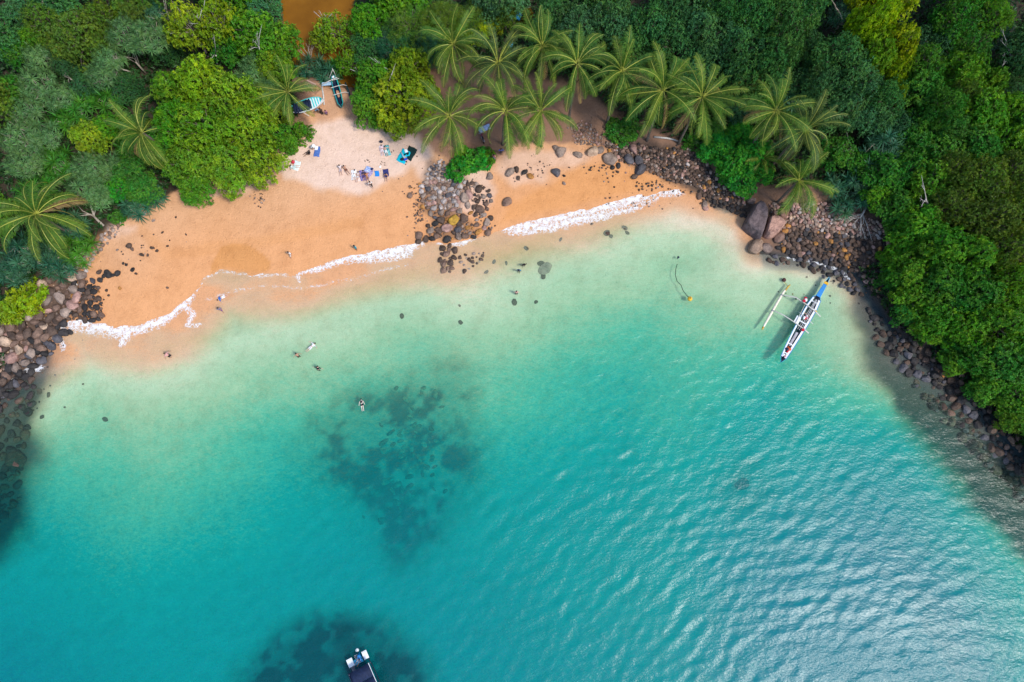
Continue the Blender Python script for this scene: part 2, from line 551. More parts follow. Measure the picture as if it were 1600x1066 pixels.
b = NB('ground')
tc = b.n('ShaderNodeTexCoord')
base = b.attr('ground_colour').outputs['Color']
n1 = b.noise(.55, 6, .62, tc.outputs['Object'])
n2 = b.noise(7.0, 6, .7, tc.outputs['Object'])
n3 = b.noise(1.9, 4, .7, tc.outputs['Object'])
c1 = b.mix(.8, base, b.ramp(n1, [(.3, (.86, .83, .8)), (.5, (1, 1, 1)), (.72, (1.08, 1.09, 1.12))]), 'MULTIPLY')
c2 = b.mix(.9, c1, b.ramp(n2, [(.28, (.72, .7, .68)), (.45, (.97, .97, .97)), (.7, (1.06, 1.06, 1.06))]), 'MULTIPLY')
c3 = b.mix(.6, c2, b.ramp(n3, [(.3, (.9, .87, .84)), (.45, (1, 1, 1))]), 'MULTIPLY')
fv = b.n('ShaderNodeTexVoronoi'); fv.inputs['Scale'].default_value = 1.7; fv.inputs['Randomness'].default_value = 1.0
b.l(tc.outputs['Object'], fv.inputs['Vector'])
dent = b.math('MULTIPLY', fv.outputs['Distance'], 4.5, True)
fb = b.math('ADD', b.math('ADD', b.math('MULTIPLY', n2, .35), b.math('MULTIPLY', n3, .65)), b.math('MULTIPLY', dent, .35))
M_GROUND = b.done(b.princ(c3, .8, .2, b.bump(fb, .65, .28)))
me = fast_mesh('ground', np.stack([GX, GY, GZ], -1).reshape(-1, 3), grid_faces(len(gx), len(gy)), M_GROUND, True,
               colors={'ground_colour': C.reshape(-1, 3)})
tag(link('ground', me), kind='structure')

# ------------------------------------------------------------------ the sea
sgx = axis(-90, 84, .3, 2500)
sgy = axis(-30, 46, .3, 2500)
QX, QY = np.meshgrid(sgx, sgy)
WAVE = np.zeros(QX.shape)
wr = np.random.default_rng(5)
for k in range(60):
    lam = .95 * (3.4 ** wr.random())
    ang = math.radians(118 + wr.normal() * 24)
    kx, ky = math.cos(ang) * 2 * PI / lam, math.sin(ang) * 2 * PI / lam
    WAVE += .0026 * lam ** .7 * np.sin(kx * QX + ky * QY + wr.random() * 7)
QD = np.interp(0, [0, 1], [0, 0]) - height_of(QX, QY)
calm = .25 + .75 * sstep(QD, .1, 1.4)
calm *= .85 + .15 * sstep(QX, -45, 25)
ZS = WAVE * calm * sstep(np.hypot(QX, QY), 400, 150) * .95
QPX, QPY = proj(QX, QY, ZS)
FOAMS = [([(96, 512), (110, 505), (135, 503), (180, 514), (225, 510), (268, 493), (298, 465), (312, 446)], [5, 12, 17, 16, 10, 7, 7, 3]),
         ([(180, 514), (200, 520), (188, 540)], [12, 10, 4]),
         ([(290, 478), (300, 492), (292, 508), (310, 508)], [6, 5, 4, 3]),
         ([(464, 427), (500, 419), (520, 411), (550, 402), (560, 396), (600, 393), (630, 387), (656, 378)], [3, 5, 6, 9, 12, 13, 12, 6]),
         ([(466, 440), (464, 430)], [3, 3]), ([(402, 424), (410, 426)], [4, 3]),
         ([(560, 404), (600, 402), (640, 396)], [7, 9, 6]),
         ([(786, 360), (850, 344), (895, 333), (930, 325), (1000, 309), (1030, 299), (1060, 300), (1076, 298)], [5, 15, 17, 18, 15, 11, 9, 6]),
         ([(800, 363), (860, 354), (930, 340), (1000, 324)], [7, 9, 8, 4]),
         ([(50, 560), (90, 520), (98, 545)], [6, 5, 4]), ([(90, 505), (115, 512)], [8, 8]),
         ([(685, 378), (720, 378), (745, 368)], [4, 6, 4]), ([(1190, 385), (1205, 392)], [3, 4]),
         ([(318, 434), (345, 421), (372, 428), (400, 431), (462, 428)], [2.8, 2.4, 1.8, 3, 2.6], .55), ([(322, 470), (372, 452), (420, 446), (470, 452), (540, 436), (640, 412)], [3, 3.6, 3, 3.8, 3.4, 3.2], .34),
         ([(1210, 396), (1260, 404), (1300, 416), (1335, 440)], [2.5, 4, 3.5, 2]), ([(20, 590), (45, 578), (66, 575)], [3, 5, 4])]
foam = np.zeros(QX.shape)
jx = 5 * fbm(vn1, QX, QY, 2.5, 3); jy = 5 * fbm(vn2, QX, QY, 2.5, 3)
for pts, wd, *amt in FOAMS:
    for i in range(len(pts) - 1):
        (ax, ay), (bx, by) = pts[i], pts[i + 1]
        dx, dy = bx - ax, by - ay
        t = np.clip(((QPX + jx - ax) * dx + (QPY + jy - ay) * dy) / (dx * dx + dy * dy), 0, 1)
        w = 1.35 * (wd[i] * (1 - t) + wd[i + 1] * t)
        q = np.hypot(QPX + jx - ax - t * dx, QPY + jy - ay - t * dy) / w
        foam = np.maximum(foam, (amt[0] if amt else 1.0) * (1 - sstep(q, .1, 1.15)))

turbid = np.ones(QX.shape)
for P in (ROCKBED_L, ROCKBED_R):
    turbid = np.minimum(turbid, 1 - .8 * sstep(sdf(QPX + 2 * jx, QPY + 2 * jy, P), -30, 14))
turbid = np.minimum(turbid, 1 - .45 * sstep(sdf(QPX + 2 * jx, QPY + 2 * jy, REEF2_PX), -40, 30))
b = NB('sea_water')
tc = b.n('ShaderNodeTexCoord')
mp = b.n('ShaderNodeMapping'); mp.vector_type = 'POINT'
mp.inputs['Rotation'].default_value = (0, 0, math.radians(-40))
mp.inputs['Scale'].default_value = (.5, 1.0, 1.0)
b.l(tc.outputs['Object'], mp.inputs[0])
V = mp.outputs[0]
dep = b.attr('depth').outputs['Fac']
w1 = b.noise(2.3, 4, .62, V); w2 = b.noise(5.5, 3, .6, V); w0 = b.noise(.16, 3, .5, V)
# patches of smoother and rougher water
rough_w = b.ramp(b.noise(.07, 3, .6, V), [(.3, (.45, .45, .45)), (.6, (1, 1, 1))])
hgt = b.math('ADD', b.math('MULTIPLY', w1, .58), b.math('MULTIPLY', w2, .15))
bm = b.n('ShaderNodeBump'); bm.inputs['Distance'].default_value = .26
b.l(b.math('MULTIPLY', rough_w, .62), bm.inputs['Strength']); b.l(hgt, bm.inputs['Height'])
N = bm.outputs[0]
d2 = b.math('ADD', b.math('MULTIPLY', dep, b.math('ADD', b.math('MULTIPLY', b.math('ADD', w1, w2), 1.1), -.1)), b.math('MULTIPLY', b.math('SUBTRACT', w0, .5), .8))
dn = b.math('DIVIDE', b.math('MAXIMUM', d2, 0.0), 9.0, True)
S = b.ramp(dn, [(0, (.80, .66, .50)), (.015, (.80, .74, .58)), (.04, (.58, .74, .50)), (.10, (.48, .76, .56)), (.2, (.15, .72, .57)),
                (.34, (.0, .60, .58)), (.6, (.0, .54, .57)), (1, (.0, .42, .52))])
T = b.ramp(dn, [(0, (1, 1, 1)), (.015, (.92, .97, .92)), (.045, (.76, .95, .88)), (.10, (.60, .89, .79)), (.2, (.27, .79, .73)),
                (.34, (.05, .65, .69)), (.6, (.0, .55, .63)), (1, (.0, .40, .53))])
A = b.ramp(dn, [(0, (.08,) * 3), (.012, (.22,) * 3), (.05, (.10,) * 3), (.11, (.08,) * 3), (.3, (.12,) * 3), (.5, (.15,) * 3), (1, (.21,) * 3)])
tr = b.n('ShaderNodeBsdfTransparent'); b.l(T, tr.inputs[0])
df = b.n('ShaderNodeBsdfDiffuse'); b.l(S, df.inputs[0]); b.l(N, df.inputs['Normal'])
m1 = b.n('ShaderNodeMixShader'); b.l(b.math('MULTIPLY', A, b.attr('turbid').outputs['Fac']), m1.inputs[0]); b.l(tr.outputs[0], m1.inputs[1]); b.l(df.outputs[0], m1.inputs[2])
gl = b.n('ShaderNodeBsdfGlossy'); gl.inputs['Roughness'].default_value = .23; b.l(N, gl.inputs['Normal'])
fr = b.n('ShaderNodeFresnel'); fr.inputs['IOR'].default_value = 1.34; b.l(N, fr.inputs['Normal'])
m2 = b.n('ShaderNodeMixShader')
b.l(b.math('MULTIPLY', fr.outputs[0], b.ramp(dn, [(0, (.08,) * 3), (.03, (.3,) * 3), (.12, (1,) * 3)])), m2.inputs[0]); b.l(m1.outputs[0], m2.inputs[1]); b.l(gl.outputs[0], m2.inputs[2])
# foam: lacy white
fo = b.attr('foam').outputs['Fac']
vor = b.n('ShaderNodeTexVoronoi'); vor.feature = 'DISTANCE_TO_EDGE'; vor.inputs['Scale'].default_value = 1.9
wv = b.n('ShaderNodeVectorMath'); wv.operation = 'ADD'
nzc = b.n('ShaderNodeTexNoise'); nzc.inputs['Scale'].default_value = 2.2; nzc.inputs['Detail'].default_value = 4
b.l(tc.outputs['Object'], nzc.inputs['Vector'])
b.l(tc.outputs['Object'], wv.inputs[0]); b.l(nzc.outputs['Color'], wv.inputs[1]); b.l(wv.outputs[0], vor.inputs['Vector'])
lace = b.math('SUBTRACT', 1.0, b.math('MULTIPLY', vor.outputs['Distance'], 3.2), True)
fn = b.noise(1.7, 4, .6, tc.outputs['Object'])
solid = b.math('MULTIPLY', b.math('ADD', b.math('SUBTRACT', fo, .85), b.math('MULTIPLY', b.math('SUBTRACT', fn, .5), 1.1)), 5.0, True)
web = b.math('MULTIPLY', b.math('POWER', lace, 2.5), b.math('MULTIPLY', b.math('ADD', fo, b.math('MULTIPLY', b.math('SUBTRACT', fn, .62), 1.6)), 2.2, True), True)
fm2 = b.math('MULTIPLY', b.math('MULTIPLY', b.math('MAXIMUM', solid, web), b.math('MULTIPLY', fo, 4.0, True)), .84)
fd = b.n('ShaderNodeBsdfDiffuse'); fd.inputs[0].default_value = (.86, .87, .88, 1)
m3 = b.n('ShaderNodeMixShader'); b.l(fm2, m3.inputs[0]); b.l(m2.outputs[0], m3.inputs[1]); b.l(fd.outputs[0], m3.inputs[2])
M_SEA = b.done(m3.outputs[0])
keep = QD > -.35
me = fast_mesh('sea', np.stack([QX, QY, ZS], -1).reshape(-1, 3), grid_faces(len(sgx), len(sgy), keep), M_SEA, True,
               attrs={'depth': QD, 'foam': foam, 'turbid': turbid})
tag(link('sea', me), kind='structure')

# creek
b = NB('muddy_water')
tc = b.n('ShaderNodeTexCoord')
nz = b.noise(.25, 4, .6, tc.outputs['Object']); nz2 = b.noise(2.0, 3, .5, tc.outputs['Object'])
M_CREEK = b.done(b.princ(b.ramp(nz, [(.3, (.17, .068, .006)), (.7, (.235, .098, .009))]), .25, .1, b.bump(nz2, .15, .05)))
cx = [p[0] for p in CREEK]; cy = [p[1] for p in CREEK]
ax_, ay_ = np.arange(min(cx) - 2, max(cx) + 2, .5), np.arange(min(cy) - 2, max(cy) + 8, .5)
CX, CY = np.meshgrid(ax_, ay_)
me = fast_mesh('creek', np.stack([CX, CY, np.full(CX.shape, CREEK_Z)], -1).reshape(-1, 3),
               grid_faces(len(ax_), len(ay_), sdf(CX, CY, CREEK) > -1.2), M_CREEK, True)
tag(link('creek', me), kind='structure')

# ================================================================== VEGETATION
def leaf_quads(P, D, U, L, W, fold=.25):
    """P base points, D leaf directions, U normals, L lengths, W widths -> each leaf a folded 4-gon as 2 tris"""
    S = np.cross(D, U); S /= np.linalg.norm(S, axis=1, keepdims=True) + 1e-9
    mid = P + D * (L * .45)[:, None]
    V = np.stack([P, mid + S * (W * .5)[:, None] + U * (W * fold)[:, None], P + D * L[:, None] - U * (W * fold * .5)[:, None],
                  mid - S * (W * .5)[:, None] + U * (W * fold)[:, None]], 1)
    n = len(P)
    base = np.arange(n)[:, None] * 4
    F = np.concatenate([base + np.array([[0, 1, 2]]), base + np.array([[0, 2, 3]])], 0)
    return V.reshape(-1, 3), F

def norm(a):
    return a / (np.linalg.norm(a, axis=-1, keepdims=True) + 1e-9)

def crown_mesh(name, seed, R=5.0, H=8.0, lobes=16, lobe_r=1.5, ros_per_lobe=95, leaves=6, leaf_l=.42, leaf_w=.22, flat=.55, spread=.28,
               gap=0.0, droop=0.0, mat=None):
    """crown of leaf rosettes on the outside of uneven lobes; lobe centres come back for the limbs"""
    r = np.random.default_rng(seed)
    cents = []
    tries = 0
    while len(cents) < lobes and tries < 4000:
        tries += 1
        rad = R * (1 - lobe_r / R * .75) * math.sqrt(r.random())
        an = r.random() * 2 * PI
        top = H - lobe_r - (R * flat) * (rad / R) ** 2 * 1.15 - r.random() * 1.3 - (r.random() < .35) * r.random() * 2.2
        p = np.array((rad * math.cos(an), rad * math.sin(an), top))
        if all(np.linalg.norm((p - q[0]) * (1, 1, .8)) > lobe_r * (1.22 - tries / 9000) for q in cents):
            cents.append((p, lobe_r * (.65 + .6 * r.random()), r.random()))
    Vs, Fs, va, ca = [], [], [], []
    off = 0
    for p, lr, cv in cents:
        n = int(ros_per_lobe * (lr / lobe_r) ** 2)
        d = norm(r.normal(size=(n, 3)) * (1, 1, .85) + (0, 0, .32))
        lump = 1 + .3 * np.sin(d[:, 0] * 5 + cv * 9) * np.cos(d[:, 1] * 6 - cv * 5) + r.normal(size=n) * .13
        q = p + d * (lr * lump)[:, None] * (1, 1, .82)
        if gap:
            kp = r.random(n) > gap
            q, d = q[kp], d[kp]; n = len(q)
        up = norm(d * .8 + (0, 0, .6) + r.normal(size=(n, 3)) * .38)
        tint = np.clip(.5 + (cv - .5) * .7 + r.normal(size=n) * .22, 0, 1)
        cv2 = (cv * 7.31) % 1.0
        a0 = r.random(n) * 6.28
        ax = norm(np.cross(up, (0.31, .95, .1))); ay = np.cross(up, ax)
        for k in range(leaves):
            an = a0 + 2 * PI * k / leaves + r.normal(size=n) * .3
            out = ax * np.cos(an)[:, None] + ay * np.sin(an)[:, None]
            D = norm(out + up * (spread + r.normal(size=n) * .22)[:, None] - np.array((0, 0, droop)))
            U = norm(up - out * spread + r.normal(size=(n, 3)) * .18)
            L = leaf_l * (.7 + .6 * r.random(n)); W = leaf_w * (.7 + .6 * r.random(n))
            V, F = leaf_quads(q, D, U, L, W)
            Vs.append(V); Fs.append(F + off); off += len(V)
            va.append(np.repeat(np.clip(.5 + (cv2 - .5) * .55 + r.normal(size=n) * .26, 0, 1), 4)); ca.append(np.repeat(np.clip(tint + r.normal(size=n) * .1, 0, 1), 4))
    me = fast_mesh(name, np.concatenate(Vs), np.concatenate(Fs), mat or M_LEAF, False, attrs={'leaf': np.concatenate(va), 'clump': np.concatenate(ca)})
    return me, cents

def limb_mesh(name, seed, cents, H, r0=.28, mat=None, fork=.38):
    r = random.Random(seed)
    m = MB()
    f = Vector((r.uniform(-.3, .3), r.uniform(-.3, .3), H * fork))
    m.tube([(0, 0, -1.0), (0, 0, .2), f * .5 + Vector((.1, 0, 0)), f], [r0 * 1.35, r0 * 1.1, r0 * .9, r0 * .75], 8)
    for p, lr, cv in cents:
        e = Vector(p) + Vector((0, 0, lr * .55))
        mid = f.lerp(e, .45) + Vector((r.uniform(-.4, .4), r.uniform(-.4, .4), .5))
        m.tube([f, mid, f.lerp(e, .78) + Vector((0, 0, .35)), e], [r0 * .5, r0 * .34, r0 * .2, r0 * .08], 5)
        for _ in range(3):
            t = e + Vector((r.uniform(-1, 1), r.uniform(-1, 1), r.uniform(-.2, .6))) * lr * .9
            m.tube([f.lerp(e, .7), t], [r0 * .13, r0 * .04], 3, cap=False)
    return m.mesh(name, mat or M_BARK, True)

PROTO = {}
def proto(kind, n, **kw):
    L = []
    lk = {k: kw.pop(k) for k in ('r0', 'fork') if k in kw}
    bm_ = kw.pop('bark', None)
    for i in range(n):
        me, c = crown_mesh(kind + '_crown', hash_seed(kind) + i, **kw)
        L.append((me, limb_mesh(kind + '_limbs', 5 + i, c, kw.get('H', 8.0), mat=bm_, **lk), kw.get('R', 5.0), kw.get('H', 8.0)))
    PROTO[kind] = L

def hash_seed(s):
    return sum(ord(c) * (i + 7) for i, c in enumerate(s)) % 9973

proto('broad', 4, lobes=30, lobe_r=1.1, ros_per_lobe=58, leaves=6, leaf_l=.40, leaf_w=.21)
proto('dense', 3, lobes=28, lobe_r=1.2, ros_per_lobe=120, leaves=4, leaf_l=.30, leaf_w=.15, flat=.5, spread=.5)
proto('fine', 3, lobes=46, lobe_r=.95, ros_per_lobe=60, leaves=5, leaf_l=.29, leaf_w=.14, gap=.1, flat=.42)
proto('open', 2, lobes=20, lobe_r=1.15, ros_per_lobe=55, leaves=6, leaf_l=.38, leaf_w=.2, gap=.2, flat=.45, bark=M_PALE)
proto('feather', 2, lobes=26, lobe_r=1.5, ros_per_lobe=120, leaves=5, leaf_l=.55, leaf_w=.06, spread=.3, droop=.5, flat=.5)
proto('shrub', 3, R=2.5, H=2.2, lobes=18, lobe_r=.75, ros_per_lobe=45, leaves=6, leaf_l=.34, leaf_w=.18, flat=.35, r0=.08, fork=.2)

# ---- pandanus rosettes
def rosette_mesh(name, seed, n=34, L=1.0, W=.085, up=.5, droop=1.0):
    r = np.random.default_rng(seed)
    an = np.arange(n) * 2.39996 + r.normal(size=n) * .15
    el = np.linspace(1.35, -.25, n) * (1 - up * .2) + r.normal(size=n) * .1
    D = np.stack([np.cos(an) * np.cos(el), np.sin(an) * np.cos(el), np.sin(el)], 1)
    S = np.stack([-np.sin(an), np.cos(an), np.zeros(n)], 1)
    Ls = L * (.75 + .4 * r.random(n)); Ws = W * (.8 + .4 * r.random(n))
    ts = [0, .35, .7, 1.0]
    rows = []
    for k, t in enumerate(ts):
        c = D * (Ls * t)[:, None] + np.array((0, 0, -1)) * (droop * Ls * t * t * .55 * (np.cos(el)))[:, None]
        w = Ws * (.8, 1.0, .7, .08)[k]
        rows += [c + S * w[:, None] * .5, c - S * w[:, None] * .5]
    V = np.stack(rows, 1)
    base = np.arange(n)[:, None] * 8
    F = np.concatenate([base + np.array([[0, 1, 3, 2]]), base + np.array([[2, 3, 5, 4]]), base + np.array([[4, 5, 7, 6]])], 0)
    return fast_mesh(name, V.reshape(-1, 3), F, M_LEAF, False,
                     attrs={'leaf': np.repeat(np.clip(.5 + r.normal(size=n) * .25, 0, 1), 8), 'clump': np.repeat(r.random(n) * .6, 8)})
ROS = [rosette_mesh('rosette', 40 + i) for i in range(4)]
ROSL = [rosette_mesh('long_rosette', 60 + i, 38, 1.55, .1, .4, .9) for i in range(3)]

def pand_proto(seed, R, H, n, long=False):
    r = random.Random(seed)
    pts = []
    t = 0
    while len(pts) < n and t < 3000:
        t += 1
        rad = R * .88 * math.sqrt(r.random()); an = r.random() * 6.283
        z = H - .5 - R * .38 * (rad / R) ** 2 - r.random() * .7
        p = Vector((rad * math.cos(an), rad * math.sin(an), z))
        if all((p - q).length > (1.25 if long else 1.05) for q in pts): pts.append(p)
    m = MB()
    f = Vector((r.uniform(-.3, .3), r.uniform(-.3, .3), H * .3))
    m.tube([(0, 0, -1), f * .5, f], [.2, .16, .13], 6)
    k = max(3, n // 5)
    forks = []
    for i in range(k):
        an = 6.283 * i / k + r.random()
        g = Vector((math.cos(an) * R * .45, math.sin(an) * R * .45, H * .62))
        forks.append(g)
        m.tube([f, f.lerp(g, .5) + Vector((0, 0, -.15)), g], [.11, .09, .075], 5)
    for p in pts:
        g = min(forks, key=lambda q: (q - p).length)
        m.tube([g, g.lerp(p, .5) + Vector((r.uniform(-.15, .15), r.uniform(-.15, .15), -.2)), p], [.07, .055, .05], 5)
    # tilt of each rosette follows the dome
    rs = []
    for p in pts:
        d = Vector((p.x, p.y, R * 1.1)).normalized()
        q = d.to_track_quat('Z', 'Y').to_euler()
        rs.append((p, q, r.uniform(.75, 1.15), r.randrange(4 if not long else 3)))
    return m.mesh('pandanus_stem', M_PALE, True), rs, R, H, long
PAND = [pand_proto(3, 4.2, 6, 40), pand_proto(4, 3.2, 5, 25), pand_proto(8, 2.2, 3.2, 10, True), pand_proto(9, 3.0, 3.0, 14, True)]

# ---- coconut palm
def frond_mesh(seed, e0, L=5.3, bend=1.35):
    """feather frond growing along +X from the origin, starting at elevation e0 (rad) and arching over"""
    r = random.Random(seed)
    n = 16
    pts = []; p = Vector((0, 0, 0)); e = e0
    side = r.uniform(-.12, .12); yaw = 0
    for i in range(n + 1):
        pts.append(p.copy())
        e -= bend / n * (.45 + 1.1 * i / n)
        yaw += side / n * 2
        p = p + Vector((math.cos(e) * math.cos(yaw), math.cos(e) * math.sin(yaw), math.sin(e))) * (L / n)
    m = MB()
    m.tube(pts, [.058 * (1 - .75 * i / n) for i in range(n + 1)], 4, mi=1, cap=False)
    me_v = []; fac = []
    V = []; F = []
    leafv = []; clumpv = []
    k = 44
    o = 0
    for i in range(k):
        s = .1 + .9 * (i + .5) / k
        x = s * n; a = min(int(x), n - 1); q = pts[a].lerp(pts[a + 1], x - a)
        t = (pts[a + 1] - pts[a]).normalized()
        up = Vector((-t.z * math.cos(yaw), 0, math.hypot(t.x, t.y))).normalized()
        sd = t.cross(up).normalized()
        ll = .98 * (math.sin(min(1, s * 1.25 + .12) * PI * .5) if s < .65 else 1.0 - .72 * ((s - .65) / .35) ** 1.3)
        for sg in (-1, 1):
            if r.random() < .06: continue
            hang = r.uniform(.25, 1.5)
            d = (sd * sg * 1.0 + t * (.45 + .55 * s) + up * (.18 - .1 * r.random())).normalized()
            l2 = ll * r.uniform(.82, 1.1)
            m1 = q + d * l2 * .5
            d2 = (d - Vector((0, 0, hang))).normalized()
            tip = m1 + d2 * l2 * .55
            w = t * (.042 * (1.0 if s < .8 else .8))
            V += [q - w * .7, q + w * .7, m1 + w, m1 - w, tip]
            lv = min(1, max(0, r.gauss(.5, .2))); cv = min(1, max(0, r.gauss(.35 + .3 * s, .2)))
            leafv += [lv] * 5; clumpv += [cv] * 5
            F += [(o, o + 1, o + 2, o + 3), (o + 3, o + 2, o + 4)]
            o += 5
    m0 = m.n
    m.add([tuple(v) for v in V], F, 0)
    me = m.mesh('frond', [M_GLOSSLEAF, M_RACHIS])
    for an, arr in (('leaf', [.5] * m0 + leafv), ('clump', [.5] * m0 + clumpv)):
        at_ = me.attributes.new(an, 'FLOAT', 'POINT'); at_.data.foreach_set('value', arr)
    return me
FROND = {e: [frond_mesh(e * 10 + i, math.radians(e), bend=b_ * (.8, 1.0, 1.2, 1.45)[i]) for i in range(4)] for e, b_ in ((78, .95), (52, 1.45), (25, 1.45), (-5, 1.15), (-38, .75))}
RINGS = [(78, 4, .92), (52, 6, 1.02), (25, 7, 1.06), (-5, 7, 1.02), (-38, 6, .9)]

def coconut_palm(px, py, h, label, lean=(0, 0), size=1.0, seed=0, col=(.062, .135, .018)):
    r = random.Random(seed)
    top = at(px, py, h)
    T = Vector((top.x, top.y, top.z + h))
    bx, by = T.x + lean[0], T.y + lean[1]
    g = hz(bx, by)
    root = empty('coconut_palm', (bx, by, g), 0, label, 'palm tree', 'coconut palms along the beach')
    t = T - Vector((bx, by, g))
    m = MB()
    pts = [Vector((t.x * (s ** 1.7), t.y * (s ** 1.7), -.5 + (t.z + .5) * s)) for s in [i / 9 for i in range(10)]]
    m.tube(pts, [.27, .2] + [.17] * 6 + [.19, .16], 8)
    m.obj('trunk', M_PALMT, root, True)
    a0 = r.random() * 6.28
    thin = r.random() * 6.28
    j = 0
    for e, n, sc in RINGS:
        for i in range(n):
            j += 1
            an = a0 + j * 2.39996 + r.uniform(-.42, .42)
            if r.random() < 0.04 + .26 * max(0, math.cos(an - thin)) and e < 70: continue
            o = link('frond', r.choice(FROND[e]), root, tuple(t + Vector((math.cos(an) * .12, math.sin(an) * .12, .05 + (e > 40) * .1))),
                     (r.uniform(-.5, .5), r.uniform(-.24, .24), an), (sc * size * r.uniform(.84, 1.14) * 1.02,) * 3)
            k = r.uniform(.85, 1.2)
            warm = r.uniform(0, .05) ** 1.0
            o.color = (col[0] * k + warm, col[1] * k + warm * .7, col[2] * k, 1)
            if e == -38 and i >= 4 or (e == -5 and i == 3 and r.random() < .5): o.color = (.26, .17, .07, 1)
    if r.random() < .8:
        for i in range(r.randint(2, 4)):
            an = r.random() * 6.28
            m = MB(); m.ball((0, 0, 0), (.15, .15, .18), 7, 5)
            m.obj('coconut', M_HUSK, root, True, tuple(t + Vector((math.cos(an) * .32, math.sin(an) * .32, -.25))))
    return root

def tree(kind, px, py, rad, h, col, phrase, cat='tree', group=None, idx=None, sea=False, squash=1.0):
    """px,py = middle of the crown in the photo, rad = its radius in photo pixels"""
    me, lm, R, H = PROTO[kind][(idx if idx is not None else random.randrange(99)) % len(PROTO[kind])]
    f = at(px, py, h * .8)
    f.z = hz(f.x, f.y)
    dist = math.hypot(f.x, f.y - 0, ) * 0 + (CAM_H - h) / 1.0
    a, b_, c = ray(px, py)
    dist = (CAM_H - f.z - h * .8) / -c
    s = rad * dist / FOC / R
    root = empty('tree' if cat == 'tree' else ('shrub' if cat == 'shrub' else 'bush'), tuple(f), random.random() * 6.283,
                 '%s %s' % (phrase, where(px, py, phrase)), cat, group or (phrase + 's'))
    k = random.uniform(.9, 1.12)
    o = link('crown', me, root, scale=(s * random.uniform(.92, 1.08), s * random.uniform(.92, 1.08), h / H * squash))
    k2 = random.uniform(.78, 1.12)
    o.color = (col[0] * k * k2, col[1] * k, col[2] * k * random.uniform(.7, 1.3), 1)
    link('trunk', lm, root, scale=(o.scale.x, o.scale.y, o.scale.z))
    return root

def pandanus(px, py, rad, h, col, which, phrase='spiky grey-green screw pine', cat='screw pine'):
    stem, rs, R, H, lng = PAND[which]
    f = at(px, py, h * .85)
    a, b_, c = ray(px, py)
    dist = (CAM_H - f.z - h * .85) / -c
    s = rad * dist / FOC / R
    root = empty('screw_pine', tuple(f), random.random() * 6.283, '%s %s' % (phrase, where(px, py, phrase)), cat, phrase.replace('screw pine', 'screw pines'))
    link('trunk', stem, root, scale=(s, s, h / H))
    for p, q, k, i in rs:
        o = link('leaf_rosette', (ROSL if lng else ROS)[i % 3], root, (p.x * s, p.y * s, p.z * h / H), (q.x, q.y, random.random() * 6.28 if q.x < .05 else q.z),
                 (k * (.8 + .25 * s),) * 3)
        u = random.uniform(.8, 1.25); w_ = random.uniform(0, .03)
        o.color = (col[0] * u + w_, col[1] * u + w_ * .8, col[2] * u, 1)
    return root

# ---- colours of foliage (base colours)
BRT = (.165, .270, .010)      # fresh yellow-green
MID = (.092, .240, .011)      # mid green
GRN = (.050, .185, .017)      # deep fresh green
DRK = (.055, .172, .050)      # dark bluish green
DEEP = (.032, .115, .036)     # very dark green
OLV = (.088, .165, .016)      # olive
YEL = (.235, .315, .006)      # lime
EME = (.045, .270, .018)      # emerald
GREY = (.085, .190, .062)     # grey-green screw pine
TEAL = (.025, .120, .060)

PH = {id(BRT): 'bright yellow-green tree', id(MID): 'mid-green broadleaf tree', id(GRN): 'deep green broadleaf tree',
      id(DRK): 'dark blue-green dense tree', id(DEEP): 'very dark green dense tree', id(OLV): 'olive fine-leaved tree',
      id(YEL): 'vivid lime-yellow tree', id(EME): 'emerald green leafy tree'}

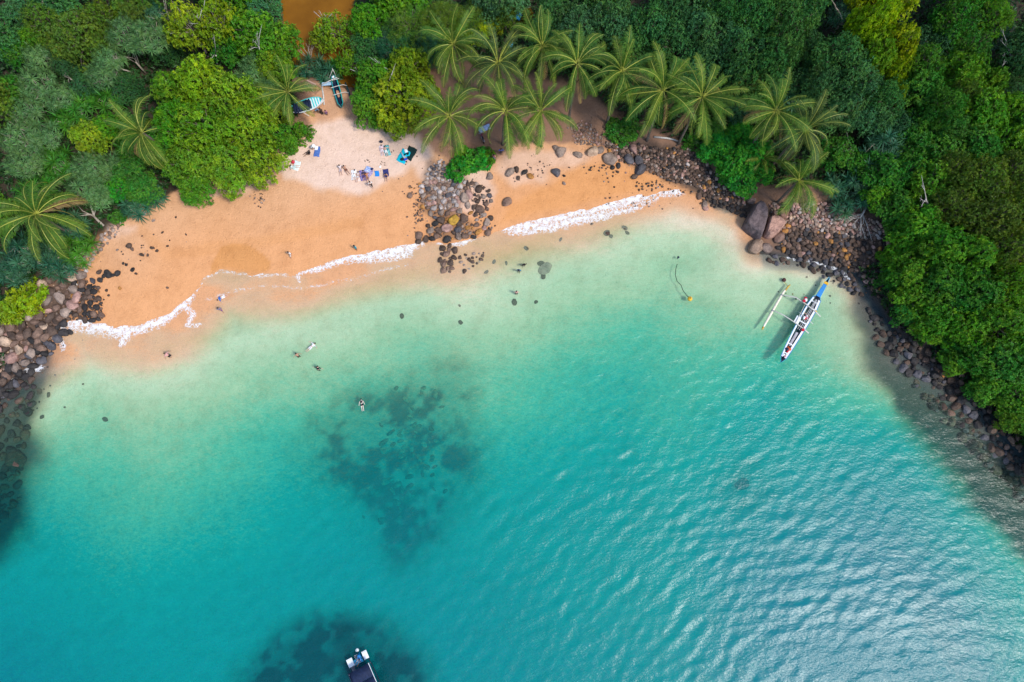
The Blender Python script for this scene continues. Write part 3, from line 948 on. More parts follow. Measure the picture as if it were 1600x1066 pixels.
TREES = [
    # kind, x, y, r, height, colour   -- left forest
    ('fine', 108, 42, 44, 9, OLV), ('fine', 62, 28, 36, 8, OLV), ('dense', 22, 14, 32, 7, DRK), ('fine', 150, 20, 34, 8, OLV), ('broad', 42, 52, 22, 7, MID),
    ('fine', 148, 62, 26, 7, OLV), ('fine', 12, 70, 24, 6, GRN), ('dense', 92, 92, 24, 5, DEEP),
    ('open', 285, 28, 42, 10, BRT), ('open', 330, 20, 36, 10, BRT), ('broad', 380, 36, 42, 8, MID), ('broad', 425, 55, 40, 8, MID), ('broad', 345, 64, 28, 6, GRN),
    ('broad', 418, 92, 30, 6, BRT), ('dense', 400, 5, 34, 6, DRK), ('dense', 250, 60, 30, 5, DEEP), ('dense', 130, 120, 30, 4, DEEP), ('dense', 185, 130, 30, 4, DEEP),
    ('broad', 256, 128, 36, 9, MID), ('broad', 300, 112, 42, 10, BRT), ('broad', 348, 138, 46, 11, BRT), ('broad', 262, 178, 40, 9, MID),
    ('broad', 310, 185, 52, 10, MID), ('broad', 372, 190, 50, 10, BRT), ('broad', 290, 240, 46, 8, MID), ('broad', 350, 245, 50, 8, BRT),
    ('broad', 400, 245, 38, 7, BRT), ('broad', 408, 160, 30, 8, BRT), ('broad', 296, 282, 28, 6, MID), ('broad', 244, 218, 30, 7, GRN), ('broad', 430, 205, 24, 5, MID),
    ('broad', 132, 205, 32, 6, BRT), ('broad', 160, 190, 24, 6, MID), ('broad', 196, 262, 26, 5, GRN), ('broad', 182, 290, 26, 4, EME), ('broad', 218, 292, 28, 4, GRN),
    ('fine', 92, 62, 26, 7, OLV), ('fine', 205, 12, 30, 8, OLV), ('broad', 8, 130, 26, 6, GRN),
    # creek and middle
    ('open', 520, 38, 32, 7, BRT), ('open', 548, 92, 26, 5, MID), ('broad', 572, 22, 32, 7, MID), ('dense', 575, 68, 32, 5, DRK), ('open', 500, 55, 20, 5, BRT),
    ('broad', 582, 108, 36, 7, MID), ('broad', 632, 92, 34, 8, BRT), ('broad', 620, 140, 50, 8, BRT), ('broad', 572, 152, 32, 6, MID), ('broad', 655, 130, 30, 7, BRT),
    ('broad', 622, 178, 28, 5, BRT), ('broad', 592, 180, 18, 4, MID),
    ('feather', 640, 30, 46, 8, OLV), ('feather', 690, 22, 40, 8, OLV), ('feather', 620, 60, 34, 7, TEAL), ('feather', 665, 60, 32, 6, TEAL), ('feather', 735, 15, 30, 6, OLV),
    ('broad', 745, 34, 24, 4, YEL), ('broad', 770, 28, 18, 4, BRT), ('fine', 790, 12, 24, 6, OLV),
    # dark forest, upper right
    ('dense', 862, 18, 38, 10, DRK), ('dense', 905, 28, 46, 11, DRK), ('dense', 955, 22, 42, 11, DRK), ('dense', 985, 60, 40, 10, DRK), ('dense', 915, 68, 28, 8, DEEP),
    ('dense', 1015, 28, 42, 11, DRK), ('dense', 1065, 52, 42, 11, DRK), ('dense', 1060, 8, 40, 11, DRK), ('dense', 1112, 38, 48, 12, DRK), ('dense', 1092, 88, 36, 9, DRK),
    ('dense', 1130, 4, 38, 12, DRK), ('dense', 1165, 62, 44, 12, DRK), ('dense', 1178, 104, 38, 10, DRK), ('dense', 1190, 18, 42, 12, DRK), ('dense', 1222, 66, 40, 12, DRK),
    ('dense', 1245, 18, 40, 12, DRK), ('dense', 1130, 128, 28, 6, DEEP), ('dense', 1212, 118, 28, 7, DEEP), ('dense', 1020, 78, 26, 7, DEEP), ('dense', 1160, 160, 30, 5, DEEP),
    ('broad', 1038, 86, 16, 5, EME), ('dense', 1262, 120, 30, 6, DEEP), ('dense', 1270, 60, 30, 8, DEEP), ('broad', 1200, 148, 26, 5, GRN),
    ('dense', 1325, 72, 42, 11, DRK), ('dense', 1300, 118, 34, 9, DRK), ('dense', 1350, 115, 42, 10, DRK), ('dense', 1398, 142, 36, 9, DRK), ('dense', 1320, 158, 36, 8, DRK),
    ('dense', 1375, 170, 34, 7, DRK), ('broad', 1382, 22, 40, 13, YEL), ('broad', 1418, 52, 34, 12, YEL), ('broad', 1378, 72, 34, 11, BRT), ('broad', 1410, 98, 26, 9, YEL),
    ('broad', 1408, 142, 14, 8, BRT), ('fine', 1455, 92, 34, 8, GRN), ('broad', 1450, 128, 34, 8, GRN), ('fine', 1510, 22, 42, 9, GRN), ('fine', 1560, 14, 38, 9, MID),
    ('dense', 1480, 52, 36, 7, DEEP), ('fine', 1525, 62, 34, 8, GRN), ('broad', 1524, 102, 38, 9, MID), ('broad', 1558, 120, 28, 7, MID), ('dense', 1588, 104, 34, 7, DEEP),
    ('dense', 1490, 160, 36, 9, GRN), ('fine', 1512, 135, 26, 8, OLV), ('broad', 1462, 182, 34, 6, GRN), ('fine', 1500, 190, 34, 7, GRN), ('broad', 1550, 165, 40, 8, MID),
    ('broad', 1592, 160, 34, 8, MID), ('fine', 1588, 140, 26, 7, GREY), ('broad', 1585, 205, 36, 7, MID), ('broad', 1540, 220, 40, 7, GRN),
    ('broad', 1480, 225, 36, 6, GRN), ('broad', 1440, 215, 30, 5, GRN), ('dense', 1410, 190, 32, 5, DEEP),
    ('broad', 1130, 222, 24, 4, EME), ('broad', 1155, 245, 34, 5, EME), ('broad', 1185, 232, 28, 5, EME), ('broad', 1162, 278, 26, 4, EME), ('broad', 1108, 232, 18, 3, EME),
    ('broad', 1120, 196, 22, 4, GRN), ('broad', 1158, 205, 24, 4, EME), ('broad', 1195, 262, 20, 4, EME), ('broad', 1140, 262, 18, 3, EME),
    # right shore mass
    ('broad', 1318, 232, 30, 5, GRN), ('broad', 1392, 262, 34, 6, GRN), ('broad', 1430, 258, 30, 6, GRN), ('broad', 1350, 250, 22, 4, GRN), ('broad', 1380, 300, 28, 5, MID),
    ('broad', 1412, 318, 32, 6, GRN), ('broad', 1465, 275, 36, 7, MID), ('fine', 1505, 262, 36, 8, OLV), ('fine', 1550, 275, 44, 9, OLV), ('fine', 1592, 262, 36, 8, OLV),
    ('fine', 1500, 318, 40, 8, OLV), ('broad', 1450, 345, 40, 8, MID), ('broad', 1425, 372, 30, 6, MID), ('fine', 1560, 335, 46, 9, OLV), ('fine', 1600, 325, 36, 9, OLV),
    ('broad', 1488, 378, 44, 9, MID), ('broad', 1440, 418, 40, 7, MID), ('broad', 1535, 388, 42, 9, MID), ('fine', 1588, 382, 40, 9, OLV), ('broad', 1492, 432, 42, 8, GRN),
    ('broad', 1545, 445, 44, 8, GRN), ('broad', 1436, 462, 32, 5, MID), ('fine', 1598, 440, 38, 8, MID), ('broad', 1478, 490, 36, 6, MID), ('broad', 1520, 500, 40, 7, MID),
    ('broad', 1580, 498, 42, 8, MID), ('broad', 1540, 548, 36, 6, GRN), ('broad', 1585, 560, 40, 7, GRN), ('broad', 1500, 530, 24, 4, GRN), ('broad', 1560, 600, 30, 4, MID),
    ('broad', 1600, 618, 34, 5, MID), ('broad', 1625, 540, 40, 7, MID), ('broad', 1630, 650, 34, 4, MID), ('broad', 1416, 345, 24, 5, GRN),
    ('broad', 1462, 512, 26, 5, MID), ('broad', 1424, 486, 22, 4, GRN), ('broad', 1542, 612, 24, 4, GRN), ('broad', 1588, 652, 24, 4, MID), ('broad', 1502, 562, 24, 4, MID),
    ('broad', 1402, 432, 22, 4, GRN), ('broad', 1402, 396, 20, 4, MID),
    # just outside the frame, so the forest goes on
    ('dense', 1640, 60, 50, 10, DRK), ('broad', 1650, 200, 50, 9, MID), ('fine', 1650, 320, 50, 9, OLV), ('broad', 1655, 430, 50, 8, MID), ('broad', 1680, 720, 50, 6, MID),
    ('dense', -30, 30, 50, 9, DRK), ('fine', -40, 150, 50, 8, OLV), ('broad', -30, 330, 45, 6, MID), ('dense', 60, -30, 50, 9, DRK), ('fine', 200, -35, 50, 9, OLV),
    ('broad', 340, -30, 50, 9, MID), ('broad', 620, -30, 50, 8, MID), ('dense', 780, -35, 50, 9, DRK), ('dense', 940, -30, 55, 11, DRK), ('dense', 1100, -40, 55, 12, DRK),
    ('dense', 1260, -40, 55, 12, DRK), ('broad', 1400, -40, 50, 12, YEL), ('fine', 1540, -35, 50, 10, GRN),
]
for i, (k, x, y, r_, h, c) in enumerate(TREES):
    tree(k, x, y, r_, h, c, PH.get(id(c), 'grey-green fine-leaved tree'), idx=i)
for x, y, r_, h, c, ph in [(22, 462, 38, 2.8, YEL, 'low lime-green bush'), (8, 480, 26, 2.2, BRT, 'low lime-green bush'),
                           (738, 247, 26, 2.2, EME, 'bright green shrub'), (712, 258, 20, 1.8, EME, 'bright green rock-side shrub'),
                           (722, 236, 18, 1.8, MID, 'bright green shrub'), (762, 240, 13, 1.4, MID, 'bright green rock-side shrub'),
                           (466, 204, 20, 2.2, MID, 'leafy green shrub at the sand edge'), (450, 222, 16, 1.8, MID, 'leafy green shrub at the sand edge'),
                           (603, 202, 4, .6, MID, 'tiny green seedling on the sand'),
                           (975, 205, 24, 1.4, GRN, 'low dark green mat shrub'), (990, 190, 20, 1.4, GRN, 'low dark green mat shrub'), (960, 192, 14, 1.2, GRN, 'low dark green mat shrub'),
                           (1082, 218, 16, 1.6, GRN, 'low dark green mat shrub'), (1420, 440, 20, 2.0, GRN, 'low dark green mat shrub'),
                           (100, 398, 12, 1.5, EME, 'fresh green bush'), (180, 335, 14, 1.4, GRN, 'small fresh bush'),
                           (824, 22, 14, 2.5, (.26, .17, .02), 'orange and yellow garden croton bush'), (838, 30, 10, 2.0, (.22, .05, .05), 'dark red garden croton bush')]:
    tree('shrub', x, y, r_, h, c, ph, 'shrub' if 'bush' not in ph else 'bush')

for x, y, r_, h, w_, c, ph in [
    (50, 78, 26, 6, 1, GREY, 0), (48, 122, 34, 6, 0, GREY, 0), (30, 165, 30, 5, 1, GREY, 0), (80, 142, 26, 5, 1, GREY, 0), (22, 205, 36, 6, 0, GREY, 0), (60, 205, 26, 5, 1, GREY, 0),
    (160, 82, 26, 7, 1, GREY, 0), (188, 40, 34, 8, 0, GREY, 0), (222, 45, 34, 8, 0, GREY, 0), (152, 108, 26, 6, 1, GREY, 0), (222, 12, 26, 7, 1, TEAL, 1),
    (112, 160, 26, 4, 2, GRN, 2), (158, 150, 22, 3.5, 2, GRN, 2), (90, 180, 24, 3.5, 2, GRN, 2), (30, 245, 32, 5, 0, GREY, 0), (75, 245, 28, 4, 3, GRN, 2),
    (40, 292, 30, 4, 3, GRN, 2), (130, 255, 28, 5, 1, GREY, 0), (165, 258, 24, 4, 1, GREY, 0), (125, 290, 32, 4.5, 0, GREY, 0), (150, 305, 22, 4, 1, GREY, 0),
    (205, 315, 22, 3, 2, TEAL, 2), (190, 225, 22, 4, 3, GRN, 2), (60, 395, 30, 3.2, 3, TEAL, 2), (22, 395, 34, 3.5, 3, TEAL, 2), (110, 385, 30, 3.2, 3, GRN, 2), (10, 420, 26, 3, 3, TEAL, 2),
    (85, 410, 24, 2.8, 2, TEAL, 2), (100, 345, 26, 3.5, 2, TEAL, 2), (385, 110, 26, 6, 1, GREY, 0), (408, 128, 22, 5, 1, GREY, 0), (395, 88, 20, 5, 1, GREY, 0),
    (480, 102, 22, 2.5, 2, TEAL, 2), (505, 110, 20, 2.5, 2, TEAL, 2), (525, 102, 16, 2.2, 2, GRN, 2), (590, 52, 24, 5, 1, TEAL, 1), (610, 40, 22, 5, 1, TEAL, 1),
    (1385, 228, 34, 5, 3, TEAL, 1), (1350, 278, 22, 3.5, 2, TEAL, 1), (1362, 300, 20, 3, 2, TEAL, 1), (1462, 62, 24, 6, 2, TEAL, 1), (1572, 48, 28, 6, 1, TEAL, 1),
    (1368, 250, 28, 4, 2, TEAL, 1), (1320, 318, 16, 2.4, 2, TEAL, 1), (1330, 15, 26, 6, 1, TEAL, 1), (1240, 135, 26, 5, 2, TEAL, 1), (1400, 205, 24, 5, 2, TEAL, 1),
    (1310, 285, 16, 2.6, 2, TEAL, 1), (235, 300, 16, 2.5, 2, TEAL, 2)]:
    pandanus(x, y, r_, h, c, w_, ('spiky grey-green screw pine', 'dark teal long-leaved screw pine', 'low bright strap-leaved screw pine')[ph])

PALMS = [
    (57, 335, 7, 'large coconut palm leftmost in the photo, over the low screw pines', (1.2, -.6), 1.18), (222, 208, 8, 'coconut palm growing through the left forest beside the big broadleaf crowns', (1, .5), .98),
    (450, 144, 6, 'coconut palm hanging over the striped beached boat', (-1.5, .4), .9), (708, 70, 8, 'leftmost coconut palm of the rear row behind the beach', (.5, -.5), 1.0),
    (778, 99, 9, 'coconut palm second from left in the rear row', (.6, -.8), 1.02), (847, 73, 10, 'coconut palm rearmost beside the croton bushes', (0, -1), 1.0),
    (902, 100, 11, 'tall coconut palm with its dark trunk showing below the crown', (-.2, -1.2), 1.0), (972, 112, 11, 'coconut palm third from right in the rear row', (-.5, -.8), 1.0),
    (1036, 142, 11, 'coconut palm with the longest hanging fronds above the stony bank', (0, -.8), 1.12), (1097, 152, 11, 'coconut palm above the emerald trees with a yellowing frond', (-.4, -.4), 1.08),
    (845, 174, 10, 'coconut palm nearest the right beach, its fronds over the sand', (.4, .6), .92), (790, 174, 10, 'coconut palm between the two foremost palms', (-.5, .8), 1.0),
    (702, 182, 9, 'coconut palm foremost on the left, above the rock pile', (-.3, .8), 1.02), (1212, 174, 11, 'coconut palm at the edge of the dark forest', (-.6, -.6), .98),
    (1258, 203, 9, 'dusky coconut palm leaning right beside the dark forest', (-1, -.3), .92), (1248, 283, 6, 'coconut palm standing over the twin slab boulders', (-.6, -.3), .95)]
for i, (x, y, h, lb, ln, sz) in enumerate(PALMS):
    coconut_palm(x, y, h, lb, ln, sz, seed=i * 3 + 1, col=(.036, .085, .020) if i in (14, 4) else (.046, .122, .014))
for x, y, h in ((1168, 130, 5), (1190, 250, 3)):
    coconut_palm(x, y, h, 'young coconut palm half hidden under %s' % ('the dark forest' if y < 200 else 'the emerald trees'), (0, 0), .5, seed=x)

# ---- low growth that hides the forest floor
def undergrowth():
    r = np.random.default_rng(77)
    n = 26000
    X = r.uniform(-88, 92, n * 3); Y = r.uniform(-20, 90, n * 3)
    Z = np.array([hz(x, y) for x, y in zip(X, Y)])
    px, py = proj(X, Y, Z + .5)
    m1 = sdf(px, py, SAND_PX) < -12
    m2 = sdf(px, py, SOIL_PX) < -3
    m3 = sdf(X, Y, CREEK) < -.3
    k = m1 & m2 & m3 & (Z > .15) & (px > -60) & (px < 1660) & (py > -60)
    X, Y, Z = X[k][:n], Y[k][:n], Z[k][:n]
    n = len(X)
    Vs, Fs, off = [], [], 0
    va, ca = [], []
    h = r.random(n) * 1.5 * (.4 + np.abs(fbm(vn1, X, Y, 5, 2)) * 2)
    for j in range(4):
        P = np.stack([X, Y, Z + h], 1)
        an = r.random(n) * 6.28
        el = r.normal(size=n) * .35 + .25
        D = np.stack([np.cos(an) * np.cos(el), np.sin(an) * np.cos(el), np.sin(el)], 1)
        U = norm(np.array((0, 0, 1.0)) + r.normal(size=(n, 3)) * .3)
        V, F = leaf_quads(P, D, U, .35 + .4 * r.random(n), .18 + .2 * r.random(n))
        Vs.append(V); Fs.append(F + off); off += len(V)
        va.append(np.repeat(r.random(n), 4)); ca.append(np.repeat(r.random(n) * .7, 4))
    me = fast_mesh('undergrowth', np.concatenate(Vs), np.concatenate(Fs), M_LEAF, False, attrs={'leaf': np.concatenate(va), 'clump': np.concatenate(ca)})
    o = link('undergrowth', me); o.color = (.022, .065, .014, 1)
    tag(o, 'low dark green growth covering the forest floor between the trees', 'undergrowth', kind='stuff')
undergrowth()

# ---- dead and bleached trees
def dead_tree(name, px, py, base_px, h, label, seed, n=6, r0=.14, mat=None, spread=1.0, gr=0.0, twigs=3):
    """limbs fan from the foot towards px,py"""
    r = random.Random(seed)
    f = at(base_px[0], base_px[1], gr); e = at(px, py, h)
    root = empty(name, (f.x, f.y, f.z + gr), 0, label, 'dead tree')
    tip = Vector((e.x - f.x, e.y - f.y, e.z + h - f.z - gr))
    m = MB()
    m.tube([(0, 0, -.3), tip * .25, tip * .5], [r0 * 1.2, r0, r0 * .8], 7)
    m.obj('trunk', mat or M_PALE, root, True)
    L = tip.length
    side = tip.cross(Vector((0, 0, 1))).normalized()
    for i in range(n):
        s = (i / (n - 1) - .5) * 2 if n > 1 else 0
        st = tip * r.uniform(.28, .5)
        en = tip * r.uniform(.85, 1.1) + side * s * L * .5 * spread + Vector((0, 0, r.uniform(-.3, .4)))
        mid = st.lerp(en, .5) + side * r.uniform(-.12, .12) * L + Vector((0, 0, .15))
        m = MB(); m.tube([st, mid, en], [r0 * .55, r0 * .35, r0 * .12], 5)
        for _ in range(twigs):
            a = mid.lerp(en, r.uniform(0, .8)); d = (en - st).normalized()
            q = a + (d * r.uniform(.2, .5) + side * r.uniform(-.5, .5) + Vector((0, 0, r.uniform(-.1, .3)))) * L * .25
            m.tube([a, q], [r0 * .2, r0 * .06], 4)
        m.obj('branch', mat or M_PALE, root, True)
    return root
dead_tree('dead_tree', 478, 68, (490, 108), 2.5, 'leafless brown branches reaching over the muddy creek', 1, 7, .11, M_PALE, 1.1, twigs=4)
dead_tree('fallen_tree', 128, 318, (160, 352), .9, 'fallen pale dead tree with bare limbs at the left forest edge', 2, 6, .16, M_PALE, 1.3, .35)
dead_tree('fallen_tree', 1332, 362, (1356, 320), .5, 'fallen bleached tree with forked white limbs on the right stony bank', 3, 8, .13, M_BLEACH, 1.4, .5, twigs=6)
dead_tree('dead_tree', 240, 30, (268, 52), 6, 'bare grey limbs poking out of the left forest above the screw pines', 4, 5, .14, M_PALE, 1.0)
dead_tree('dead_tree', 195, 78, (228, 115), 5, 'bare grey limbs leaning between the left screw pines', 5, 4, .12, M_PALE, .8)
dead_tree('dead_tree', 10, 178, (50, 200), 4.5, 'twisted pale branches among screw pines at the left edge', 6, 5, .14, M_PALE, 1.0)
dead_tree('dead_tree', 335, 60, (340, 110), 8, 'white leafless branch beside the open yellow-green crown', 7, 3, .12, M_BLEACH, .6)
dead_tree('dead_tree', 70, 160, (90, 178), 3.5, 'small bare branches above the dark green screw pine', 8, 4, .1, M_PALE, 1.1)

for i, (x, y, bx_, by_, h, mt) in enumerate([(8, 30, 20, 44, 6, 0), (60, 5, 70, 24, 7, 0), (100, 118, 118, 128, 4, 0), (255, 5, 266, 30, 7, 0), (176, 105, 205, 112, 4.5, 0), (310, 18, 318, 44, 9, 1),
                                         (590, 96, 600, 112, 6.5, 1), (612, 120, 606, 138, 7, 1), (505, 20, 512, 42, 6, 1), (560, 105, 566, 122, 5, 1), (1565, 72, 1590, 98, 6.5, 1), (1300, 5, 1312, 20, 8, 0),
                                         (28, 232, 46, 250, 4.5, 0), (1320, 222, 1336, 240, 4, 0), (400, 60, 408, 84, 8, 1), (1440, 300, 1452, 322, 7.5, 1)]):
    dead_tree('dead_tree', x, y, (bx_, by_), h, 'bare grey limbs ' + where(x, y, 'bare grey limbs'), 20 + i, 4, .1, (M_PALE, M_BLEACH)[mt], 1.1, h * .55, 4)
# ================================================================== ROCKS
b = NB('rock')
tc = b.n('ShaderNodeTexCoord'); oi = b.n('ShaderNodeObjectInfo')
vm = b.n('ShaderNodeVectorMath'); vm.operation = 'ADD'; b.l(tc.outputs['Object'], vm.inputs[0])
cb = b.n('ShaderNodeCombineXYZ'); b.l(b.math('MULTIPLY', oi.outputs['Random'], 40), cb.inputs[0]); b.l(cb.outputs[0], vm.inputs[1])
n1 = b.noise(1.6, 6, .65, vm.outputs[0]); n2 = b.noise(9, 5, .7, vm.outputs[0])
cc = b.mix(1.0, oi.outputs['Color'], b.ramp(n1, [(.3, (.5, .48, .47)), (.5, (.95, .95, .95)), (.7, (1.4, 1.38, 1.34))]), 'MULTIPLY')
cc = b.mix(.8, cc, b.ramp(n2, [(.35, (.55, .55, .55)), (.55, (1.05, 1.05, 1.05))]), 'MULTIPLY')
M_ROCK = b.done(b.princ(cc, .75, .25, b.bump(n2, .7, .05)))
b = NB('cobble')
tc = b.n('ShaderNodeTexCoord'); rc = b.attr('rock_colour').outputs['Color']
n2 = b.noise(5, 5, .7, tc.outputs['Object'])
cc = b.mix(.9, rc, b.ramp(n2, [(.32, (.45, .45, .45)), (.5, (1, 1, 1)), (.7, (1.35, 1.33, 1.3))]), 'MULTIPLY')
M_COBBLE = b.done(b.princ(cc, .75, .25, b.bump(n2, .6, .05)))

def ico(sub):
    bm = bmesh.new(); bmesh.ops.create_icosphere(bm, subdivisions=sub, radius=1)
    V = np.array([v.co[:] for v in bm.verts]); F = np.array([[v.index for v in f.verts] for f in bm.faces]); bm.free()
    return V, F
ICO = {k: ico(k) for k in (1, 2, 3)}

def rock_geo(seed, sub, planes=11, sx=1.0, sy=.8, sz=.62, rnd=.05, sharp=44):
    """a rounded polytope: a ball cut by random planes"""
    r = np.random.default_rng(seed)
    V, F = ICO[sub]
    N = norm(r.normal(size=(planes, 3))); D = .58 + .32 * r.random(planes)
    dots = np.maximum(V @ N.T, 1e-3) / D
    q = (dots ** sharp).sum(1) + 1.0
    rad = q ** (-1 / sharp)
    rad = rad * (1 + rnd * np.sin(V[:, 0] * 5 + seed) * np.cos(V[:, 1] * 6 + seed * 2) + r.normal(size=len(V)) * rnd * .3)
    return V * rad[:, None] * (sx, sy, sz), F
ROCKM = []
for i in range(14):
    r = random.Random(i)
    V, F = rock_geo(i + 100, 2, r.randint(5, 10), 1, r.uniform(.55, .92), r.uniform(.5, .75))
    ROCKM.append(fast_mesh('rock', V, F, M_ROCK, False))
ROCKBIG = []
for i in range(5):
    V, F = rock_geo(i + 300, 3, 9, 1, .8, .65, .035, 22)
    ROCKBIG.append(fast_mesh('boulder', V, F, M_ROCK, False))

WET = (.035, .030, .028); DKB = (.085, .055, .040); BRN = (.17, .105, .075); GBR = (.26, .19, .15); PGR = (.38, .32, .29); ORG = (.36, .165, .045)
TAN = (.42, .29, .20); MUS = (.40, .23, .035); PNK = (.36, .21, .17); SLT = (.085, .078, .084)
CNAME = {WET: 'wet black', DKB: 'dark brown', BRN: 'brown', GBR: 'grey-brown', PGR: 'pale grey', ORG: 'orange', TAN: 'tan', MUS: 'mustard yellow', PNK: 'pinkish', SLT: 'slate blue'}

def rock(px, py, rpx, col, label=None, big=False, lift=.3, name='rock', flat=1.0, asp=1.0, rz=None, group=None, under=False, pile='', idx=None):
    g = at(px, py, 0.0)
    dist = (CAM_H - g.z) / -ray(px, py)[2]
    s = rpx * dist / FOC
    cat = 'boulder' if s > .62 else 'rock'
    z = g.z + s * lift
    w = 'round ' if asp > 1.15 else ''
    ph = '%s %s %s' % ('large' if s > .9 else ('medium' if s > .5 else 'small'), CNAME.get(col, 'brown'), cat)
    if label is None:
        label = (ph + ' ' + where(px, py, ph, 14 if under else 16)) + (' under water' if under else '')
    me = (ROCKBIG if big else ROCKM)[(idx if idx is not None else random.randrange(99)) % (5 if big else 14)]
    k = random.uniform(.8, 1.25)
    o = link(name if name != 'rock' else cat, me, None, (g.x, g.y, z), (random.uniform(-.3, .3), random.uniform(-.3, .3), rz if rz is not None else random.random() * 6.28),
             (s * 1.12, s * 1.12 * asp, s * flat * 1.1))
    o.color = (col[0] * k, col[1] * k, col[2] * k, 1)
    tag(o, label, cat, group or ('rocks ' + pile if pile else 'rocks scattered on the sand'))
    return o

